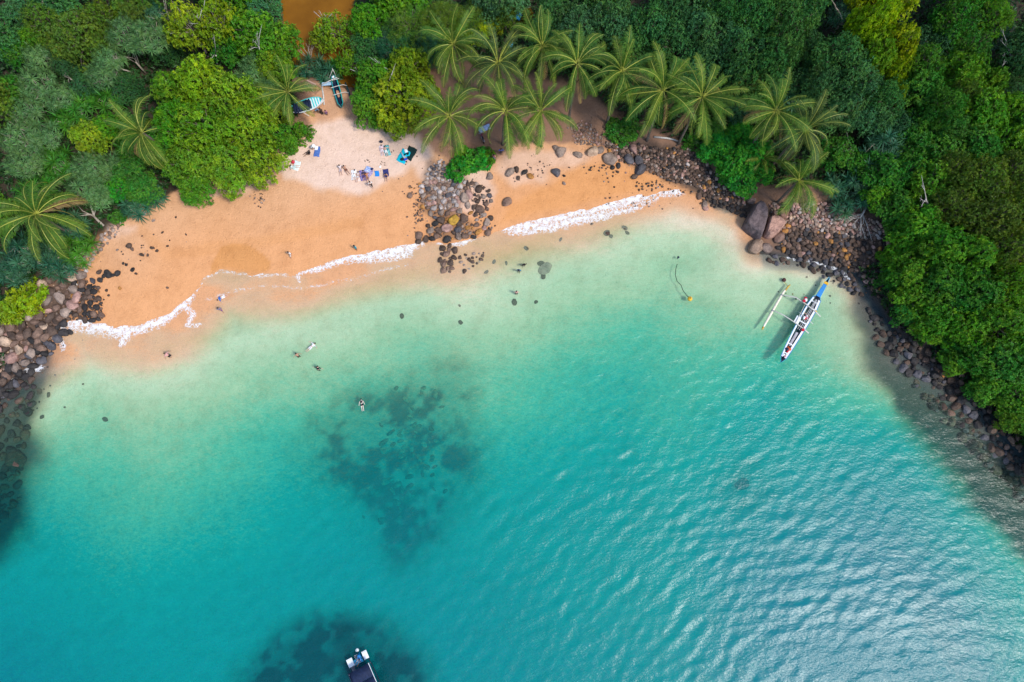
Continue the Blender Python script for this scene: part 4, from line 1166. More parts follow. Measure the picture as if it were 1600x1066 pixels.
# --- rocks one by one
SINGLES = [
    (709, 345, 9, MUS, 'mustard yellow boulder in the middle of the rock pile between the beaches', True, 1.5),
    (793, 317, 8.5, BRN, 'lone wedge-shaped brown boulder on the sand right of the rock pile', True, 1), (765, 277, 6.5, GBR, 'grey-brown boulder below the bright shrub on the right beach', True, 1),
    (797, 271, 8, GBR, 'big rounded grey boulder leftmost of the cluster on the right beach', True, 1), (807, 266, 5.5, DKB, None, False, 1), (820, 270, 6, WET, None, False, 1),
    (829, 277, 6, ORG, None, False, 1), (810, 279, 4, DKB, None, False, 1), (869, 271, 8, SLT, 'slate-coloured boulder alone on the right beach sand', True, 1),
    (877, 238, 10, GBR, 'pale square boulder just below the nearest hanging palm fronds', True, 1), (868, 232, 6, GBR, None, False, 1),
    (903, 243, 7, GBR, 'tan boulder left of the pair of pale boulders on the right beach', True, 1), (926, 238, 10, TAN, 'widest tan boulder at the top of the right beach', True, 1),
    (938, 236, 7, GBR, 'thin grey boulder leaning on the widest tan boulder', False, 1), (953, 250, 11, GBR, 'long flat grey boulder where the stony bank begins', True, 1.0),
    (991, 318 - 41, 6, DKB, 'round dark brown boulder alone on the orange sand', False, 1), (957, 262, 4.5, WET, None, False, 1), (966, 260, 5, WET, None, False, 1), (965, 269, 3, DKB, None, False, 1),
    (924, 262, 2.6, DKB, None, False, 1), (922, 266, 2.6, DKB, None, False, 1), (943, 259, 3, DKB, None, False, 1), (936, 267, 2.2, DKB, None, False, 1), (881, 287, 3.5, GBR, None, False, 1),
    (881, 275, 3, WET, None, False, 1), (889, 262, 2, DKB, None, False, 1), (983, 250, 9, SLT, 'dark slate boulder at the left end of the stony bank', True, 1),
    (998, 252, 7.5, SLT, 'blue-grey boulder with a bright wet top on the stony bank', True, 1), (990, 235, 8, PNK, None, True, 1), (1000, 266, 10, SLT, 'flat slate boulder at the foot of the stony bank', True, .6),
    (1122, 298, 4, ORG, 'small orange boulder standing out on the dark stony bank', False, 1), (1100, 320, 6, GBR, None, False, 1), (1102, 326, 5, PNK, None, False, 1), (1092, 308, 6, BRN, None, False, 1),
    # pile between the beaches, named ones
    (733, 305, 8, PNK, 'round pinkish boulder on the right side of the rock pile', True, 1), (726, 310, 8, GBR, None, True, 1), (731, 322, 6, GBR, None, False, 1), (748, 297, 7, DKB, 'dark flat boulder on the right side of the rock pile', False, 1),
    (765, 306, 5, SLT, 'slate blue stone at the right tip of the rock pile', False, 1), (764, 299, 4, DKB, None, False, 1), (750, 328, 7, BRN, None, False, 1), (735, 334, 5, ORG, None, False, 1),
    (767, 341, 5.5, DKB, 'round brown boulder just above the right wave', False, 1), (761, 349, 7, GBR, None, False, 1), (748, 363, 6.5, ORG, 'orange boulder washed by the wave at the foot of the pile', False, 1),
    (725, 343, 8, BRN, None, True, 1), (690, 346, 7.5, DKB, None, True, 1), (717, 350, 6, DKB, None, False, 1), (699, 357, 9, PNK, None, True, 1), (716, 359, 7, SLT, None, False, 1), (680, 341, 5, SLT, None, False, 1),
    (673, 334, 6, GBR, None, False, 1), (669, 353, 4.5, DKB, 'small round boulder alone on the sand left of the rock pile', False, 1), (661, 324, 4, ORG, None, False, 1), (690, 333, 6, GBR, None, False, 1), (678, 326, 5, PGR, None, False, 1),
    (689, 325, 6, PGR, None, False, 1), (719, 331, 6, GBR, None, False, 1), (700, 334, 6, BRN, None, False, 1), (708, 329, 6, PNK, None, False, 1), (655, 369, 7, BRN, None, False, .6), (666, 375, 7, DKB, None, False, 1),
    (676, 374, 6, WET, None, False, 1), (682, 370, 6, BRN, None, False, 1), (686, 361, 7, BRN, None, False, 1), (757, 357, 5, PNK, None, False, 1), (740, 371, 5, WET, None, False, 1), (762, 365, 6, BRN, None, False, 1),
    (641, 306, 5, BRN, None, False, .8), (654, 378, 5, DKB, None, False, 1), (701, 306, 6, SLT, None, False, 1), (745, 352, 5, BRN, None, False, 1), (731, 356, 5, ORG, None, False, 1),
    # on the left beach
    (240, 388, 3, DKB, None, False, 1), (246, 392, 2.4, DKB, None, False, 1), (254, 364, 3, DKB, None, False, 1), (291, 367, 2, DKB, None, False, 1), (202, 385, 5, DKB, None, False, 1), (207, 390, 3.5, BRN, None, False, 1),
    (237, 388, 3, DKB, None, False, 1), (222, 399, 4, DKB, None, False, 1), (231, 399, 2.6, DKB, None, False, 1), (193, 412, 2.4, WET, None, False, 1), (198, 414, 2.6, WET, None, False, 1), (262, 385, 2.2, DKB, None, False, 1),
    (208, 422, 4, WET, None, False, 1), (213, 428, 2.6, DKB, None, False, 1), (184, 391, 2.4, GBR, None, False, 1), (240, 345, 3.2, GBR, None, False, 1), (188, 451, 3, ORG, 'small tan stone alone on the smooth left beach sand', False, 1),
    (262, 450, 2.6, BRN, 'small brown stone on the sand by the left wave', False, 1), (170, 429, 7, WET, 'black boulder highest on the left beach', True, .8), (184, 428, 6, WET, None, False, 1), (177, 431, 5, WET, None, False, 1),
    (156, 426, 5, DKB, None, False, 1), (146, 440, 6, SLT, None, False, 1), (158, 438, 5, WET, None, False, 1), (154, 450, 4, DKB, None, False, 1), (167, 454, 3, DKB, None, False, 1), (170, 462, 2.4, DKB, None, False, 1),
    (163, 432, 4, WET, None, False, 1), (226, 335, 4, PGR, None, False, 1), (275, 340, 2, DKB, None, False, 1),
]
for x, y, r_, c, lb, bg_, asp in SINGLES:
    rock(x, y, r_, c, lb, bg_, lift=.32, asp=1.0 if asp == 1 else 1.0, flat=.95)

# three great slabs at the right shore
def slab(px_pts, h, col, label, name='slab_boulder', tilt=(0, 0), wob=.12, seed=0):
    """upright-sided block whose top outline follows the given photo corners at height h"""
    r = random.Random(seed)
    P = [gp(x, y, h) for x, y in px_pts]
    cx = sum(p[0] for p in P) / len(P); cy = sum(p[1] for p in P) / len(P)
    g = min(hz(cx, cy), 0.3) - .5
    rings = []
    for k, (s, z) in enumerate(((1.16, g), (1.12, h * .35), (1.05, h * .75), (.98, h * .95), (.86, h * 1.02))):
        ring = []
        m = 4
        for i in range(len(P)):
            a, b_ = P[i], P[(i + 1) % len(P)]
            for j in range(m):
                t = j / m
                x = a[0] * (1 - t) + b_[0] * t; y = a[1] * (1 - t) + b_[1] * t
                # round the corners off a little
                rr = s * (1 - .07 * (abs(t - .5) * 2) ** 3) * (1 + r.uniform(-1, 1) * wob * .16)
                dx, dy = (x - cx) * rr, (y - cy) * rr
                ring.append((dx, dy, z - g + dx * tilt[0] + dy * tilt[1] + r.uniform(-1, 1) * wob * .3))
        rings.append(ring)
    n = len(rings[0]); m = MB(); vs = [p for ring in rings for p in ring]
    fs = [(i * n + j, i * n + (j + 1) % n, (i + 1) * n + (j + 1) % n, (i + 1) * n + j) for i in range(len(rings) - 1) for j in range(n)]
    vs.append((0, 0, sum(p[2] for p in rings[-1]) / n + .05)); t0 = (len(rings) - 1) * n
    fs += [(t0 + j, t0 + (j + 1) % n, len(vs) - 1) for j in range(n)]
    m.add(vs, fs)
    o = m.obj(name, M_ROCK, None, False, (cx, cy, g))
    o.color = (*col, 1)
    return tag(o, label, 'boulder', 'great boulders on the right shore')
slab([(1186, 313), (1196, 316), (1202, 330), (1194, 366), (1184, 360), (1168, 346), (1178, 326)], 2.2, (.13, .095, .095), 'dark purple-grey slab boulder jutting into the shallows', tilt=(.0, .12), seed=1)
slab([(1206, 336), (1219, 336), (1230, 346), (1218, 362), (1206, 366), (1200, 360), (1203, 345)], 2.0, (.44, .25, .19), 'pale pink flat-topped boulder beside the dark slab', tilt=(0, .08), seed=2)
slab([(1228, 320), (1236, 325), (1229, 342), (1221, 340), (1217, 332)], 1.6, (.30, .16, .11), 'reddish oblong boulder behind the pale pink one', seed=3)
slab([(1209, 330), (1216, 329), (1216, 335), (1210, 336)], 1.3, (.36, .21, .16), 'small pink block wedged behind the pale pink boulder', seed=4)
rock(1181, 388, 15, (.30, .20, .14), 'craggy brown boulder in the sea below the dark slab', True, lift=.25, name='slab_boulder', flat=.8, rz=.7, group='great boulders on the right shore', idx=1)
rock(1198, 388, 9, (.24, .17, .14), 'low broken boulder beside the craggy one in the sea', True, lift=.2, name='slab_boulder', group='great boulders on the right shore', idx=2)
rock(1217, 373, 9, (.17, .10, .075), 'wet reddish-brown boulder at the waterline below the pink one', True, lift=.3, name='slab_boulder', group='great boulders on the right shore', idx=3)
slab([(1172, 308), (1182, 310), (1181, 315), (1171, 313)], 1.2, (.30, .20, .17), 'small pale block in the shade above the dark slab', seed=8)
rock(30, 720, 18, DKB, 'big round brown boulder under water near the left edge', True, lift=.5, flat=.5, under=True)

# --- piles: dart throwing, biggest first
def in_poly(x, y, P):
    return bool(inside(np.array([x]), np.array([y]), P)[0])
RZ = [
    # polygon, tries, (rmin, rmax) px, palette [(colour, weight)], pile, size bias
    ([(-12, 505), (10, 490), (60, 476), (66, 440), (100, 425), (128, 428), (134, 440), (125, 470), (104, 492), (92, 520), (70, 545), (40, 575), (-12, 600)], 1500, (3.4, 10.0),
     [(BRN, 5), (GBR, 5), (DKB, 3), (PNK, 2), (TAN, 1), (ORG, .5)], 'tumbled along the left shore', 1.3),
    ([(118, 440), (150, 440), (160, 470), (160, 500), (130, 502), (100, 498), (112, 470)], 500, (2.6, 6.5), [(WET, 5), (DKB, 4), (BRN, 2), (ORG, .5)], 'tumbled along the left shore', 1.2),
    ([(60, 505), (100, 495), (112, 520), (90, 545), (62, 572), (40, 600), (-12, 640), (-12, 585), (40, 565)], 700, (4, 8.5), [(WET, 6), (DKB, 3), (SLT, 2)], 'tumbled along the left shore', 1.2),
    ([(-12, 590), (50, 575), (58, 640), (40, 700), (34, 780), (-12, 860)], 260, (4, 9), [(WET, 5), (DKB, 3)], 'under water by the left shore', 1.0),
    ([(110, 418), (132, 398), (150, 380), (170, 352), (190, 345), (180, 372), (150, 400), (138, 425)], 260, (2, 4.5), [(GBR, 4), (PGR, 2), (BRN, 3)], 'at the edge of the left forest', 1.0),
    ([(668, 262), (690, 250), (712, 275), (735, 285), (700, 290), (668, 285)], 500, (1.8, 3.6), [(PGR, 4), (GBR, 3), (SLT, 3)], 'piled between the two beaches', .8),
    ([(660, 285), (690, 285), (722, 290), (720, 312), (714, 328), (690, 328), (664, 322), (656, 305)], 900, (2.0, 5.2), [(GBR, 5), (PGR, 4), (PNK, 2), (BRN, 2), (SLT, 1)], 'piled between the two beaches', 1.0),
    ([(640, 292), (660, 285), (660, 325), (668, 340), (655, 352), (648, 330)], 60, (1.4, 3.2), [(DKB, 4), (BRN, 4), (ORG, 1)], 'piled between the two beaches', 1.0),
    ([(665, 325), (720, 325), (730, 345), (750, 360), (745, 372), (700, 376), (668, 372), (678, 345)], 500, (2.4, 7.5), [(DKB, 4), (BRN, 4), (GBR, 3), (ORG, 1), (WET, 2)], 'piled between the two beaches', 1.2),
    ([(725, 290), (745, 285), (770, 298), (768, 318), (755, 335), (770, 350), (768, 365), (748, 360), (742, 335), (728, 326)], 260, (2, 5), [(DKB, 4), (BRN, 4), (WET, 1), (GBR, 2)], 'piled between the two beaches', 1.1),
    ([(690, 385), (712, 382), (712, 400), (706, 425), (690, 430), (684, 410)], 60, (3, 6.5), [(DKB, 4), (BRN, 4)], 'under water below the rock pile', 1.1),
    ([(715, 400), (740, 395), (765, 395), (750, 412), (725, 425)], 40, (2, 4.5), [(DKB, 4), (GBR, 4)], 'under water below the rock pile', 1.0),
    ([(890, 195), (920, 192), (945, 215), (950, 228), (900, 226)], 260, (1.4, 3.0), [(BRN, 4), (GBR, 4), (PNK, 2)], 'under the rear palms', .8),
    ([(945, 225), (980, 220), (1020, 232), (1075, 232), (1110, 262), (1132, 285), (1160, 300), (1165, 322), (1120, 314), (1090, 292), (1040, 282), (1000, 262), (960, 250)], 5200, (1.3, 4.0),
     [(DKB, 6), (WET, 4), (BRN, 5), (GBR, 3), (PNK, 1.5), (ORG, .6), (PGR, .6)], 'on the dark stony bank', .7),
    ([(1085, 296), (1130, 312), (1168, 322), (1172, 345), (1140, 328), (1100, 322)], 300, (2, 4.5), [(WET, 6), (DKB, 3)], 'on the dark stony bank', 1.0),
    ([(985, 285), (1030, 282), (1050, 290), (1000, 300)], 22, (1.2, 2.6), [(DKB, 4), (WET, 2)], 'on the dark stony bank', 1.0),
    ([(1200, 318), (1240, 318), (1290, 318), (1340, 335), (1385, 352), (1390, 375), (1340, 372), (1290, 362), (1240, 352), (1222, 366)], 2600, (1.6, 4.2),
     [(GBR, 5), (PNK, 5), (PGR, 2), (BRN, 4), (TAN, 1)], 'on the right stony bank', .8),
    ([(1222, 350), (1290, 362), (1385, 372), (1402, 420), (1412, 470), (1370, 468), (1338, 428), (1300, 406), (1240, 400), (1214, 392)], 1800, (2.6, 5.2),
     [(DKB, 5), (WET, 5), (BRN, 4), (ORG, 1.6), (PNK, 1), (SLT, 1)], 'on the right stony bank', 1.0),
    ([(1395, 470), (1440, 500), (1490, 550), (1545, 590), (1600, 650), (1650, 710), (1600, 716), (1550, 664), (1500, 616), (1440, 562), (1392, 510)], 1300, (2.2, 7.0), [(DKB, 6), (WET, 8), (ORG, .8), (BRN, 2)], 'under the right shore trees', 1.1),
    ([(1205, 396), (1290, 408), (1330, 424), (1350, 470), (1320, 450), (1260, 420), (1200, 412)], 260, (2.6, 5.5), [(WET, 5), (DKB, 4), (SLT, 4)], 'under water off the right bank', 1.0),
    ([(1350, 470), (1400, 520), (1480, 600), (1560, 680), (1620, 740), (1620, 800), (1540, 730), (1440, 620), (1370, 540)], 900, (3, 8.5), [(WET, 5), (DKB, 4), (SLT, 2), (BRN, 1)], 'under water off the right bank', 1.0),
]
cands = []
rr = random.Random(42)
for poly, tries, (r0, r1), pal, pile, bias in RZ:
    xs = [p[0] for p in poly]; ys = [p[1] for p in poly]
    n_ = tries * 3
    cx_ = np.array([rr.uniform(min(xs), max(xs)) for _ in range(n_)]); cy_ = np.array([rr.uniform(min(ys), max(ys)) for _ in range(n_)])
    ok = inside(cx_, cy_, poly)
    pts = [(x, y) for x, y, k in zip(cx_, cy_, ok) if k][:tries]
    rads = sorted([r0 + (r1 - r0) * rr.random() ** (2.2 / bias) for _ in pts], reverse=True)
    cell = {}
    for (x, y), r_ in zip(pts, rads):
        gx_, gy_ = int(x // 9), int(y // 9)
        bad = False
        for i in (-1, 0, 1):
            for j in (-1, 0, 1):
                for (qx, qy, qr) in cell.get((gx_ + i, gy_ + j), ()):
                    if (qx - x) ** 2 + (qy - y) ** 2 < ((qr + r_) * .70) ** 2: bad = True
        if bad: continue
        if any((s_[0] - x) ** 2 + (s_[1] - y) ** 2 < ((s_[2] + r_) * .8) ** 2 for s_ in SINGLES): continue
        cell.setdefault((gx_, gy_), []).append((x, y, r_))
        col = rr.choices([p[0] for p in pal], [p[1] for p in pal])[0]
        cands.append((r_, x, y, col, pile))
cands.sort(key=lambda t: -t[0])
cands = [(r_, x, y, c, p) for r_, x, y, c, p in cands if x > -10 and y > -10]
SINGLE_N = 300 - len(SINGLES)
vis = [t for t in cands if 'under water' not in t[4] and 0 < t[1] < 1600][:SINGLE_N]
ids = set(id(t) for t in vis)
for t in vis:
    rock(t[1], t[2], t[0], t[3], pile=t[4], lift=.35)
# the rest in one body of stones
Vs, Fs, Cs, off = [], [], [], 0
geo = [rock_geo(500 + i, 1, 8, 1, .8, .65, .06) for i in range(10)]
geo2 = [rock_geo(520 + i, 2, 9, 1, .8, .65, .06) for i in range(6)]
nr = np.random.default_rng(9)
rest = [t for t in cands if id(t) not in ids]
# coarse grit of tiny stones between
for poly, tries, rg, pal, pile, bias in RZ:
    if 'under water' in pile: continue
    xs = [p[0] for p in poly]; ys = [p[1] for p in poly]
    for _ in range(int(tries * .45)):
        x, y = rr.uniform(min(xs) - 6, max(xs) + 6), rr.uniform(min(ys) - 6, max(ys) + 6)
        if in_poly(x, y, poly) or rr.random() < .06: rest.append((rr.uniform(.8, 2.2), x, y, rr.choices([p[0] for p in pal], [p[1] for p in pal])[0], pile))
for x, y, w_, h_, n_ in ((215, 390, 60, 30, 26), (830, 262, 40, 22, 34), (700, 300, 60, 60, 60), (945, 265, 50, 16, 20), (404, 312, 10, 12, 30), (620, 300, 60, 50, 10), (1060, 300, 40, 8, 12), (650, 340, 14, 30, 16)):
    for _ in range(n_):
        rest.append((rr.uniform(.7, 1.9), rr.gauss(x, w_ / 2), rr.gauss(y, h_ / 2), rr.choice((DKB, WET, BRN, GBR)), 'sand'))
for r_, x, y, c, pile in rest:
    g = at(x, y, 0)
    s = r_ * (CAM_H - g.z) / -ray(x, y)[2] / FOC * 1.12
    V, F = (geo2 if r_ > 3.4 else geo)[nr.integers(6)]
    an = nr.random() * 6.28
    R_ = np.array([[math.cos(an), -math.sin(an), 0], [math.sin(an), math.cos(an), 0], [0, 0, 1]])
    V = (V * s) @ R_.T + (g.x, g.y, g.z + s * .3)
    Vs.append(V); Fs.append(F + off); off += len(V)
    k = .75 + .55 * nr.random()
    Cs.append(np.tile(np.array(c) * k, (len(V), 1)))
me = fast_mesh('stones', np.concatenate(Vs), np.concatenate(Fs), M_COBBLE, False, colors={'rock_colour': np.concatenate(Cs)})
tag(link('stones', me), 'small stones and cobbles filling the rocky banks and lying on the sand', 'stones', kind='stuff')

# --- coral heads on the reef
CORAL = (.20, .15, .10)
cr = random.Random(6)
heads = [(605, 752, 9), (622, 757, 7), (628, 765, 6), (641, 760, 6), (600, 692, 7), (611, 676, 6), (602, 706, 5), (614, 695, 4), (655, 716, 7), (663, 694, 5), (683, 690, 5), (640, 775, 7), (619, 785, 7), (645, 798, 5),
         (597, 813, 5), (634, 624, 6), (680, 616, 6), (645, 640, 4), (659, 614, 4), (690, 636, 4), (648, 730, 5), (667, 730, 5), (676, 742, 4), (615, 662, 5), (630, 710, 4), (640, 745, 5), (625, 797, 4), (595, 664, 4)]
for i in range(45):
    heads.append((cr.gauss(645, 34), cr.gauss(710, 58), cr.uniform(2.5, 5)))
for k, (x, y, r_) in enumerate(heads):
    if not in_poly(x, y, REEF_PX): continue
    X_, Y_ = gp(x, y, -3)
    z = hz(X_, Y_)
    X_, Y_ = gp(x, y, z)
    s = r_ * 92 / FOC
    o = link('coral_head', ROCKM[k % 14], None, (X_, Y_, z + s * .1), (0, 0, cr.random() * 6), (s * 1.4, s * cr.uniform(.7, 1.3), s * .5))
    q = cr.uniform(1.0, 2.0); o.color = (CORAL[0] * q, CORAL[1] * q, CORAL[2] * q, 1)
    ph = 'large pale coral head' if r_ >= 6 else ('pale coral head' if r_ > 3.7 else 'small coral head')
    tag(o, ph + ' ' + where(x, y, ph), 'coral', 'coral heads on the dark reef')
for x, y, r_ in ((852, 420, 12), (845, 412, 6), (849, 432, 6), (804, 472, 6), (837, 472, 4), (876, 374, 4), (828, 345, 0), (925, 350, 3), (948, 364, 7), (955, 369, 4), (976, 356, 5), (980, 364, 4), (822, 388, 5), (772, 409, 4), (791, 411, 4),
                 (628, 494, 5), (720, 504, 4), (718, 478, 3), (76, 617, 5), (62, 612, 5), (165, 655, 5), (1432, 600, 7), (1160, 755, 14), (66, 652, 4), (760, 425, 4)):
    if r_ < 1: continue
    rock(x, y, r_, DKB if r_ < 10 else GBR, name='rock', lift=.1, flat=.45, under=True, group='dark stones on the seabed')
# ================================================================== PEOPLE
BONES = [('pelvis', 'belly', 'hips'), ('belly', 'chest', 'torso'), ('chest', 'neck', 'torso'), ('neck', 'head', 'neck'), ('head', 'crown', 'head'),
         ('chest', 'shL', 'torso'), ('chest', 'shR', 'torso'), ('shL', 'elL', 'upper_arm'), ('elL', 'haL', 'forearm'), ('shR', 'elR', 'upper_arm'), ('elR', 'haR', 'forearm'),
         ('pelvis', 'hpL', 'hips'), ('pelvis', 'hpR', 'hips'), ('hpL', 'thL', 'hips'), ('hpR', 'thR', 'hips'), ('thL', 'knL', 'thigh'), ('thR', 'knR', 'thigh'),
         ('knL', 'anL', 'shin'), ('anL', 'toL', 'foot'), ('knR', 'anR', 'shin'), ('anR', 'toR', 'foot')]
RAD = dict(pelvis=(.15, .11), belly=(.13, .10), chest=(.155, .115), neck=(.055, .055), head=(.088, .1), crown=(.07, .08), sh=(.06, .06), el=(.042, .042), ha=(.032, .022),
           fi=(.018, .014), hp=(.09, .1), th=(.085, .085), kn=(.058, .058), an=(.04, .04), to=(.035, .028), no=(.016, .016))

def stand_joints(arms=(.25, .25), step=.0, bend=.0, raise_=0.0):
    J = dict(pelvis=(0, 0, .95), belly=(0, .0, 1.10), chest=(0, .0, 1.34), neck=(0, .01, 1.48), head=(0, .03, 1.60), crown=(0, .02, 1.70),
             hpL=(-.10, 0, .90), hpR=(.10, 0, .90), thL=(-.105, step * .35, .72), thR=(.105, -step * .35, .72), knL=(-.11, step * .9, .50), knR=(.11, -step * .6, .50),
             anL=(-.11, step * .9, .08), anR=(.11, -step * 1.3, .10), toL=(-.12, step * .9 + .16, .03), toR=(.12, -step * 1.3 + .15, .03),
             shL=(-.19, 0, 1.40), shR=(.19, 0, 1.40))
    for s, sg, a in (('L', -1, arms[0]), ('R', 1, arms[1])):
        x, y, z = J['sh' + s]
        J['el' + s] = (x + sg * math.sin(a) * .28, y + .02, z - math.cos(a) * .28)
        x, y, z = J['el' + s]
        a2 = a * (.7 if raise_ == 0 else 1.3)
        J['ha' + s] = (x + sg * math.sin(a2) * .26, y + .08 + raise_, z - math.cos(a2) * .26)
    if bend:
        for k in ('belly', 'chest', 'neck', 'head', 'crown', 'shL', 'shR', 'elL', 'elR', 'haL', 'haR'):
            x, y, z = J[k]; v = Vector((x, y, z - .95)); v.rotate(Matrix.Rotation(-bend, 3, 'X')); J[k] = (v.x, v.y, v.z + .95)
    return J

def lie(J, face_up=True):
    """lay a standing figure flat; head ends up at +Y"""
    R = {}
    for k, (x, y, z) in J.items():
        R[k] = (x, (z - .95), (y if face_up else -y) + .13)
    return R

def sit_joints(lean=-.25, knees=.3, arms='back'):
    J = dict(pelvis=(0, 0, .11), belly=(0, lean * .3, .26), chest=(0, lean * .8, .48), neck=(0, lean, .62), head=(0, lean + .04, .74), crown=(0, lean + .03, .84),
             hpL=(-.1, .04, .11), hpR=(.1, .04, .11), thL=(-.11, .22, .10 + knees * .4), thR=(.11, .22, .10 + knees * .4), knL=(-.12, .42, .10 + knees), knR=(.14, .44, .10 + knees),
             anL=(-.14, .42 + .4 * math.cos(knees), .07), anR=(.15, .46 + .4 * math.cos(knees), .07), toL=(-.15, .98, .12), toR=(.17, 1.0, .12),
             shL=(-.19, lean * .9, .54), shR=(.19, lean * .9, .54))
    if arms == 'back':
        J.update(elL=(-.28, lean - .12, .3), elR=(.28, lean - .12, .3), haL=(-.32, lean - .2, .05), haR=(.32, lean - .2, .05))
    else:
        J.update(elL=(-.3, lean + .18, .38), elR=(.3, lean + .18, .38), haL=(-.16, lean + .42, .36), haR=(.18, lean + .42, .34))
    return J

M_SKINS = {}
def skin_mat(col):
    if col not in M_SKINS:
        b = NB('skin'); tc = b.n('ShaderNodeTexCoord')
        M_SKINS[col] = b.done(b.princ(b.ramp(b.noise(6, 3, .5, tc.outputs['Object']), [(.3, tuple(c * .88 for c in col)), (.7, col)]), .5, .35))
    return M_SKINS[col]
FAIR, TANNED, BROWN = (.58, .36, .27), (.42, .22, .14), (.16, .08, .05)
WHITE_, BLACK_, NAVY, CYAN, BLUE, RED = (.80, .80, .78), (.018, .018, .022), (.02, .03, .12), (.03, .42, .50), (.04, .14, .42), (.55, .03, .04)

def person(px, py, J, rz, label, skin=FAIR, top=None, bottom=BLACK_, hair=(.02, .014, .01), long_hair=False, z=None, sea=False, scale=1.0, sleeves=True, trousers=False, group=None, hat=None, onpiece=False, hpx=.8):
    """J joints; px,py is the middle of the figure in the photo"""
    zmax = max(p[2] for p in J.values())
    if z is None:
        f = at(px, py, zmax * .5)
        loc = Vector((f.x, f.y, hz(f.x, f.y)))
    else:
        x, y = gp(px, py, max(z + zmax * .5, 0) if not sea else max(0, z + zmax) * .5)
        loc = Vector((x, y, z))
    root = empty('person', tuple(loc), rz, label, 'person', group)
    root.scale = (scale,) * 3
    J = dict(J)
    # face and hands
    hd, cr = Vector(J['head']), Vector(J['crown'])
    up = (cr - hd).normalized()
    sh = (Vector(J['shR']) - Vector(J['shL'])).normalized()
    fw = up.cross(sh)
    if fw.length < .1: fw = Vector((0, 1, 0))
    fw = fw.normalized()
    J['nose'] = tuple(hd + fw * .105)
    extra = [('head', 'nose')]
    for s in 'LR':
        e, h = Vector(J['el' + s]), Vector(J['ha' + s])
        d = (h - e).normalized(); side = d.cross(fw).normalized() if d.cross(fw).length > .1 else sh
        for q, (o, l) in enumerate(((-.036, .085), (-.013, .1), (.011, .095), (.034, .075))):
            J['fi%s%d' % (s, q)] = tuple(h + side * o + d * l); extra.append(('ha' + s, 'fi%s%d' % (s, q)))
        J['fi%s9' % s] = tuple(h + side * -.055 + d * .03); extra.append(('ha' + s, 'fi%s9' % s))
    keys = list(J); idx = {k: i for i, k in enumerate(keys)}
    edges = [(idx[a], idx[b_]) for a, b_, _ in BONES] + [(idx[a], idx[b_]) for a, b_ in extra]
    me = bpy.data.meshes.new('body'); me.from_pydata([J[k] for k in keys], edges, [])
    tmp = bpy.data.objects.new('body', me); COL.objects.link(tmp)
    tmp.modifiers.new('skin', 'SKIN').use_smooth_shade = True
    for k, i in idx.items():
        kk = k if k in RAD else k[:2]
        me.skin_vertices[0].data[i].radius = RAD.get(kk, (.03, .03))
        me.skin_vertices[0].data[i].use_root = (k == 'pelvis')
    sb = tmp.modifiers.new('smooth', 'SUBSURF'); sb.levels = 1
    dg = bpy.context.evaluated_depsgraph_get()
    bm_ = bpy.data.meshes.new_from_object(tmp.evaluated_get(dg))
    bpy.data.objects.remove(tmp); bpy.data.meshes.remove(me)
    bm_.materials.clear(); bm_.materials.append(skin_mat(skin))
    link('body', bm_, root)
    n = len(bm_.vertices)
    co = np.empty(n * 3, np.float32); bm_.vertices.foreach_get('co', co); co = co.reshape(-1, 3)
    no = np.empty(n * 3, np.float32); bm_.vertex_normals.foreach_get('vector', no); no = no.reshape(-1, 3)
    best = np.full(n, 1e9); lab = np.zeros(n, int); tt = np.zeros(n)
    for bi, (a, b_, nm) in enumerate(BONES):
        A_, B_ = np.array(J[a]), np.array(J[b_]); d = B_ - A_
        t = np.clip(((co - A_) @ d) / (d @ d + 1e-9), 0, 1)
        q = np.linalg.norm(co - A_ - t[:, None] * d, axis=1)
        k = q < best; best[k] = q[k]; lab[k] = bi; tt[k] = t[k]
    names = np.array([x[2] for x in BONES])[lab]
    faces = [tuple(p.vertices) for p in bm_.polygons]
    def cloth(name, parts, col, off, cond=None):
        ok = np.isin(names, parts)
        if cond is not None: ok &= cond
        fs = [f for f in faces if all(ok[i] for i in f)]
        if not fs: return
        used = sorted({i for f in fs for i in f}); mp_ = {v: i for i, v in enumerate(used)}
        m2 = bpy.data.meshes.new(name)
        m2.from_pydata([tuple(co[i] + no[i] * off) for i in used], [], [tuple(mp_[i] for i in f) for f in fs])
        m2.materials.append(paint('cloth_%02d%02d%02d' % tuple(int(c * 99) for c in col), col, .8, .1))
        m2.polygons.foreach_set('use_smooth', [True] * len(m2.polygons))
        link(name, m2, root)
    if top is not None:
        cloth('shirt' if not onpiece else 'bikini_top', ['torso'] + (['upper_arm'] if sleeves and not onpiece else []), top, .018)
    if bottom is not None:
        cloth('trousers' if trousers else 'shorts', ['hips', 'thigh'] + (['shin'] if trousers else []), bottom, .02, None if trousers or not onpiece else names == 'hips')
    m = MB()
    c = hd.lerp(cr, .55) - fw * .015
    m.ball(tuple(c), (.108, .112, .115), 10, 7)
    if long_hair:
        m.tube([c - fw * .06, c - fw * .09 - up * .15, c - fw * .1 - up * .3], [.085, .075, .04], 7)
    m.obj('hair', paint('hair_%02d' % int(hair[0] * 99), hair, .6, .3), root, True)
    if hat is not None:
        m = MB(); hc = cr + up * .03
        ax = up.to_track_quat('Z', 'Y').to_matrix()
        pts = [tuple(hc + ax @ Vector((math.cos(a) * r_, math.sin(a) * r_, h_))) for r_, h_ in ((.24, -.02), (.12, .0), (.11, .09), (.05, .11)) for a in [k * PI / 6 for k in range(12)]]
        m.add(pts, [(i * 12 + j, i * 12 + (j + 1) % 12, i * 12 + 12 + (j + 1) % 12, i * 12 + 12 + j) for i in range(3) for j in range(12)] + [tuple(range(36, 48))])
        m.obj('hat', paint('hat_%02d%02d' % (int(hat[0] * 99), int(hat[1] * 99)), hat, .8), root, True)
    return root

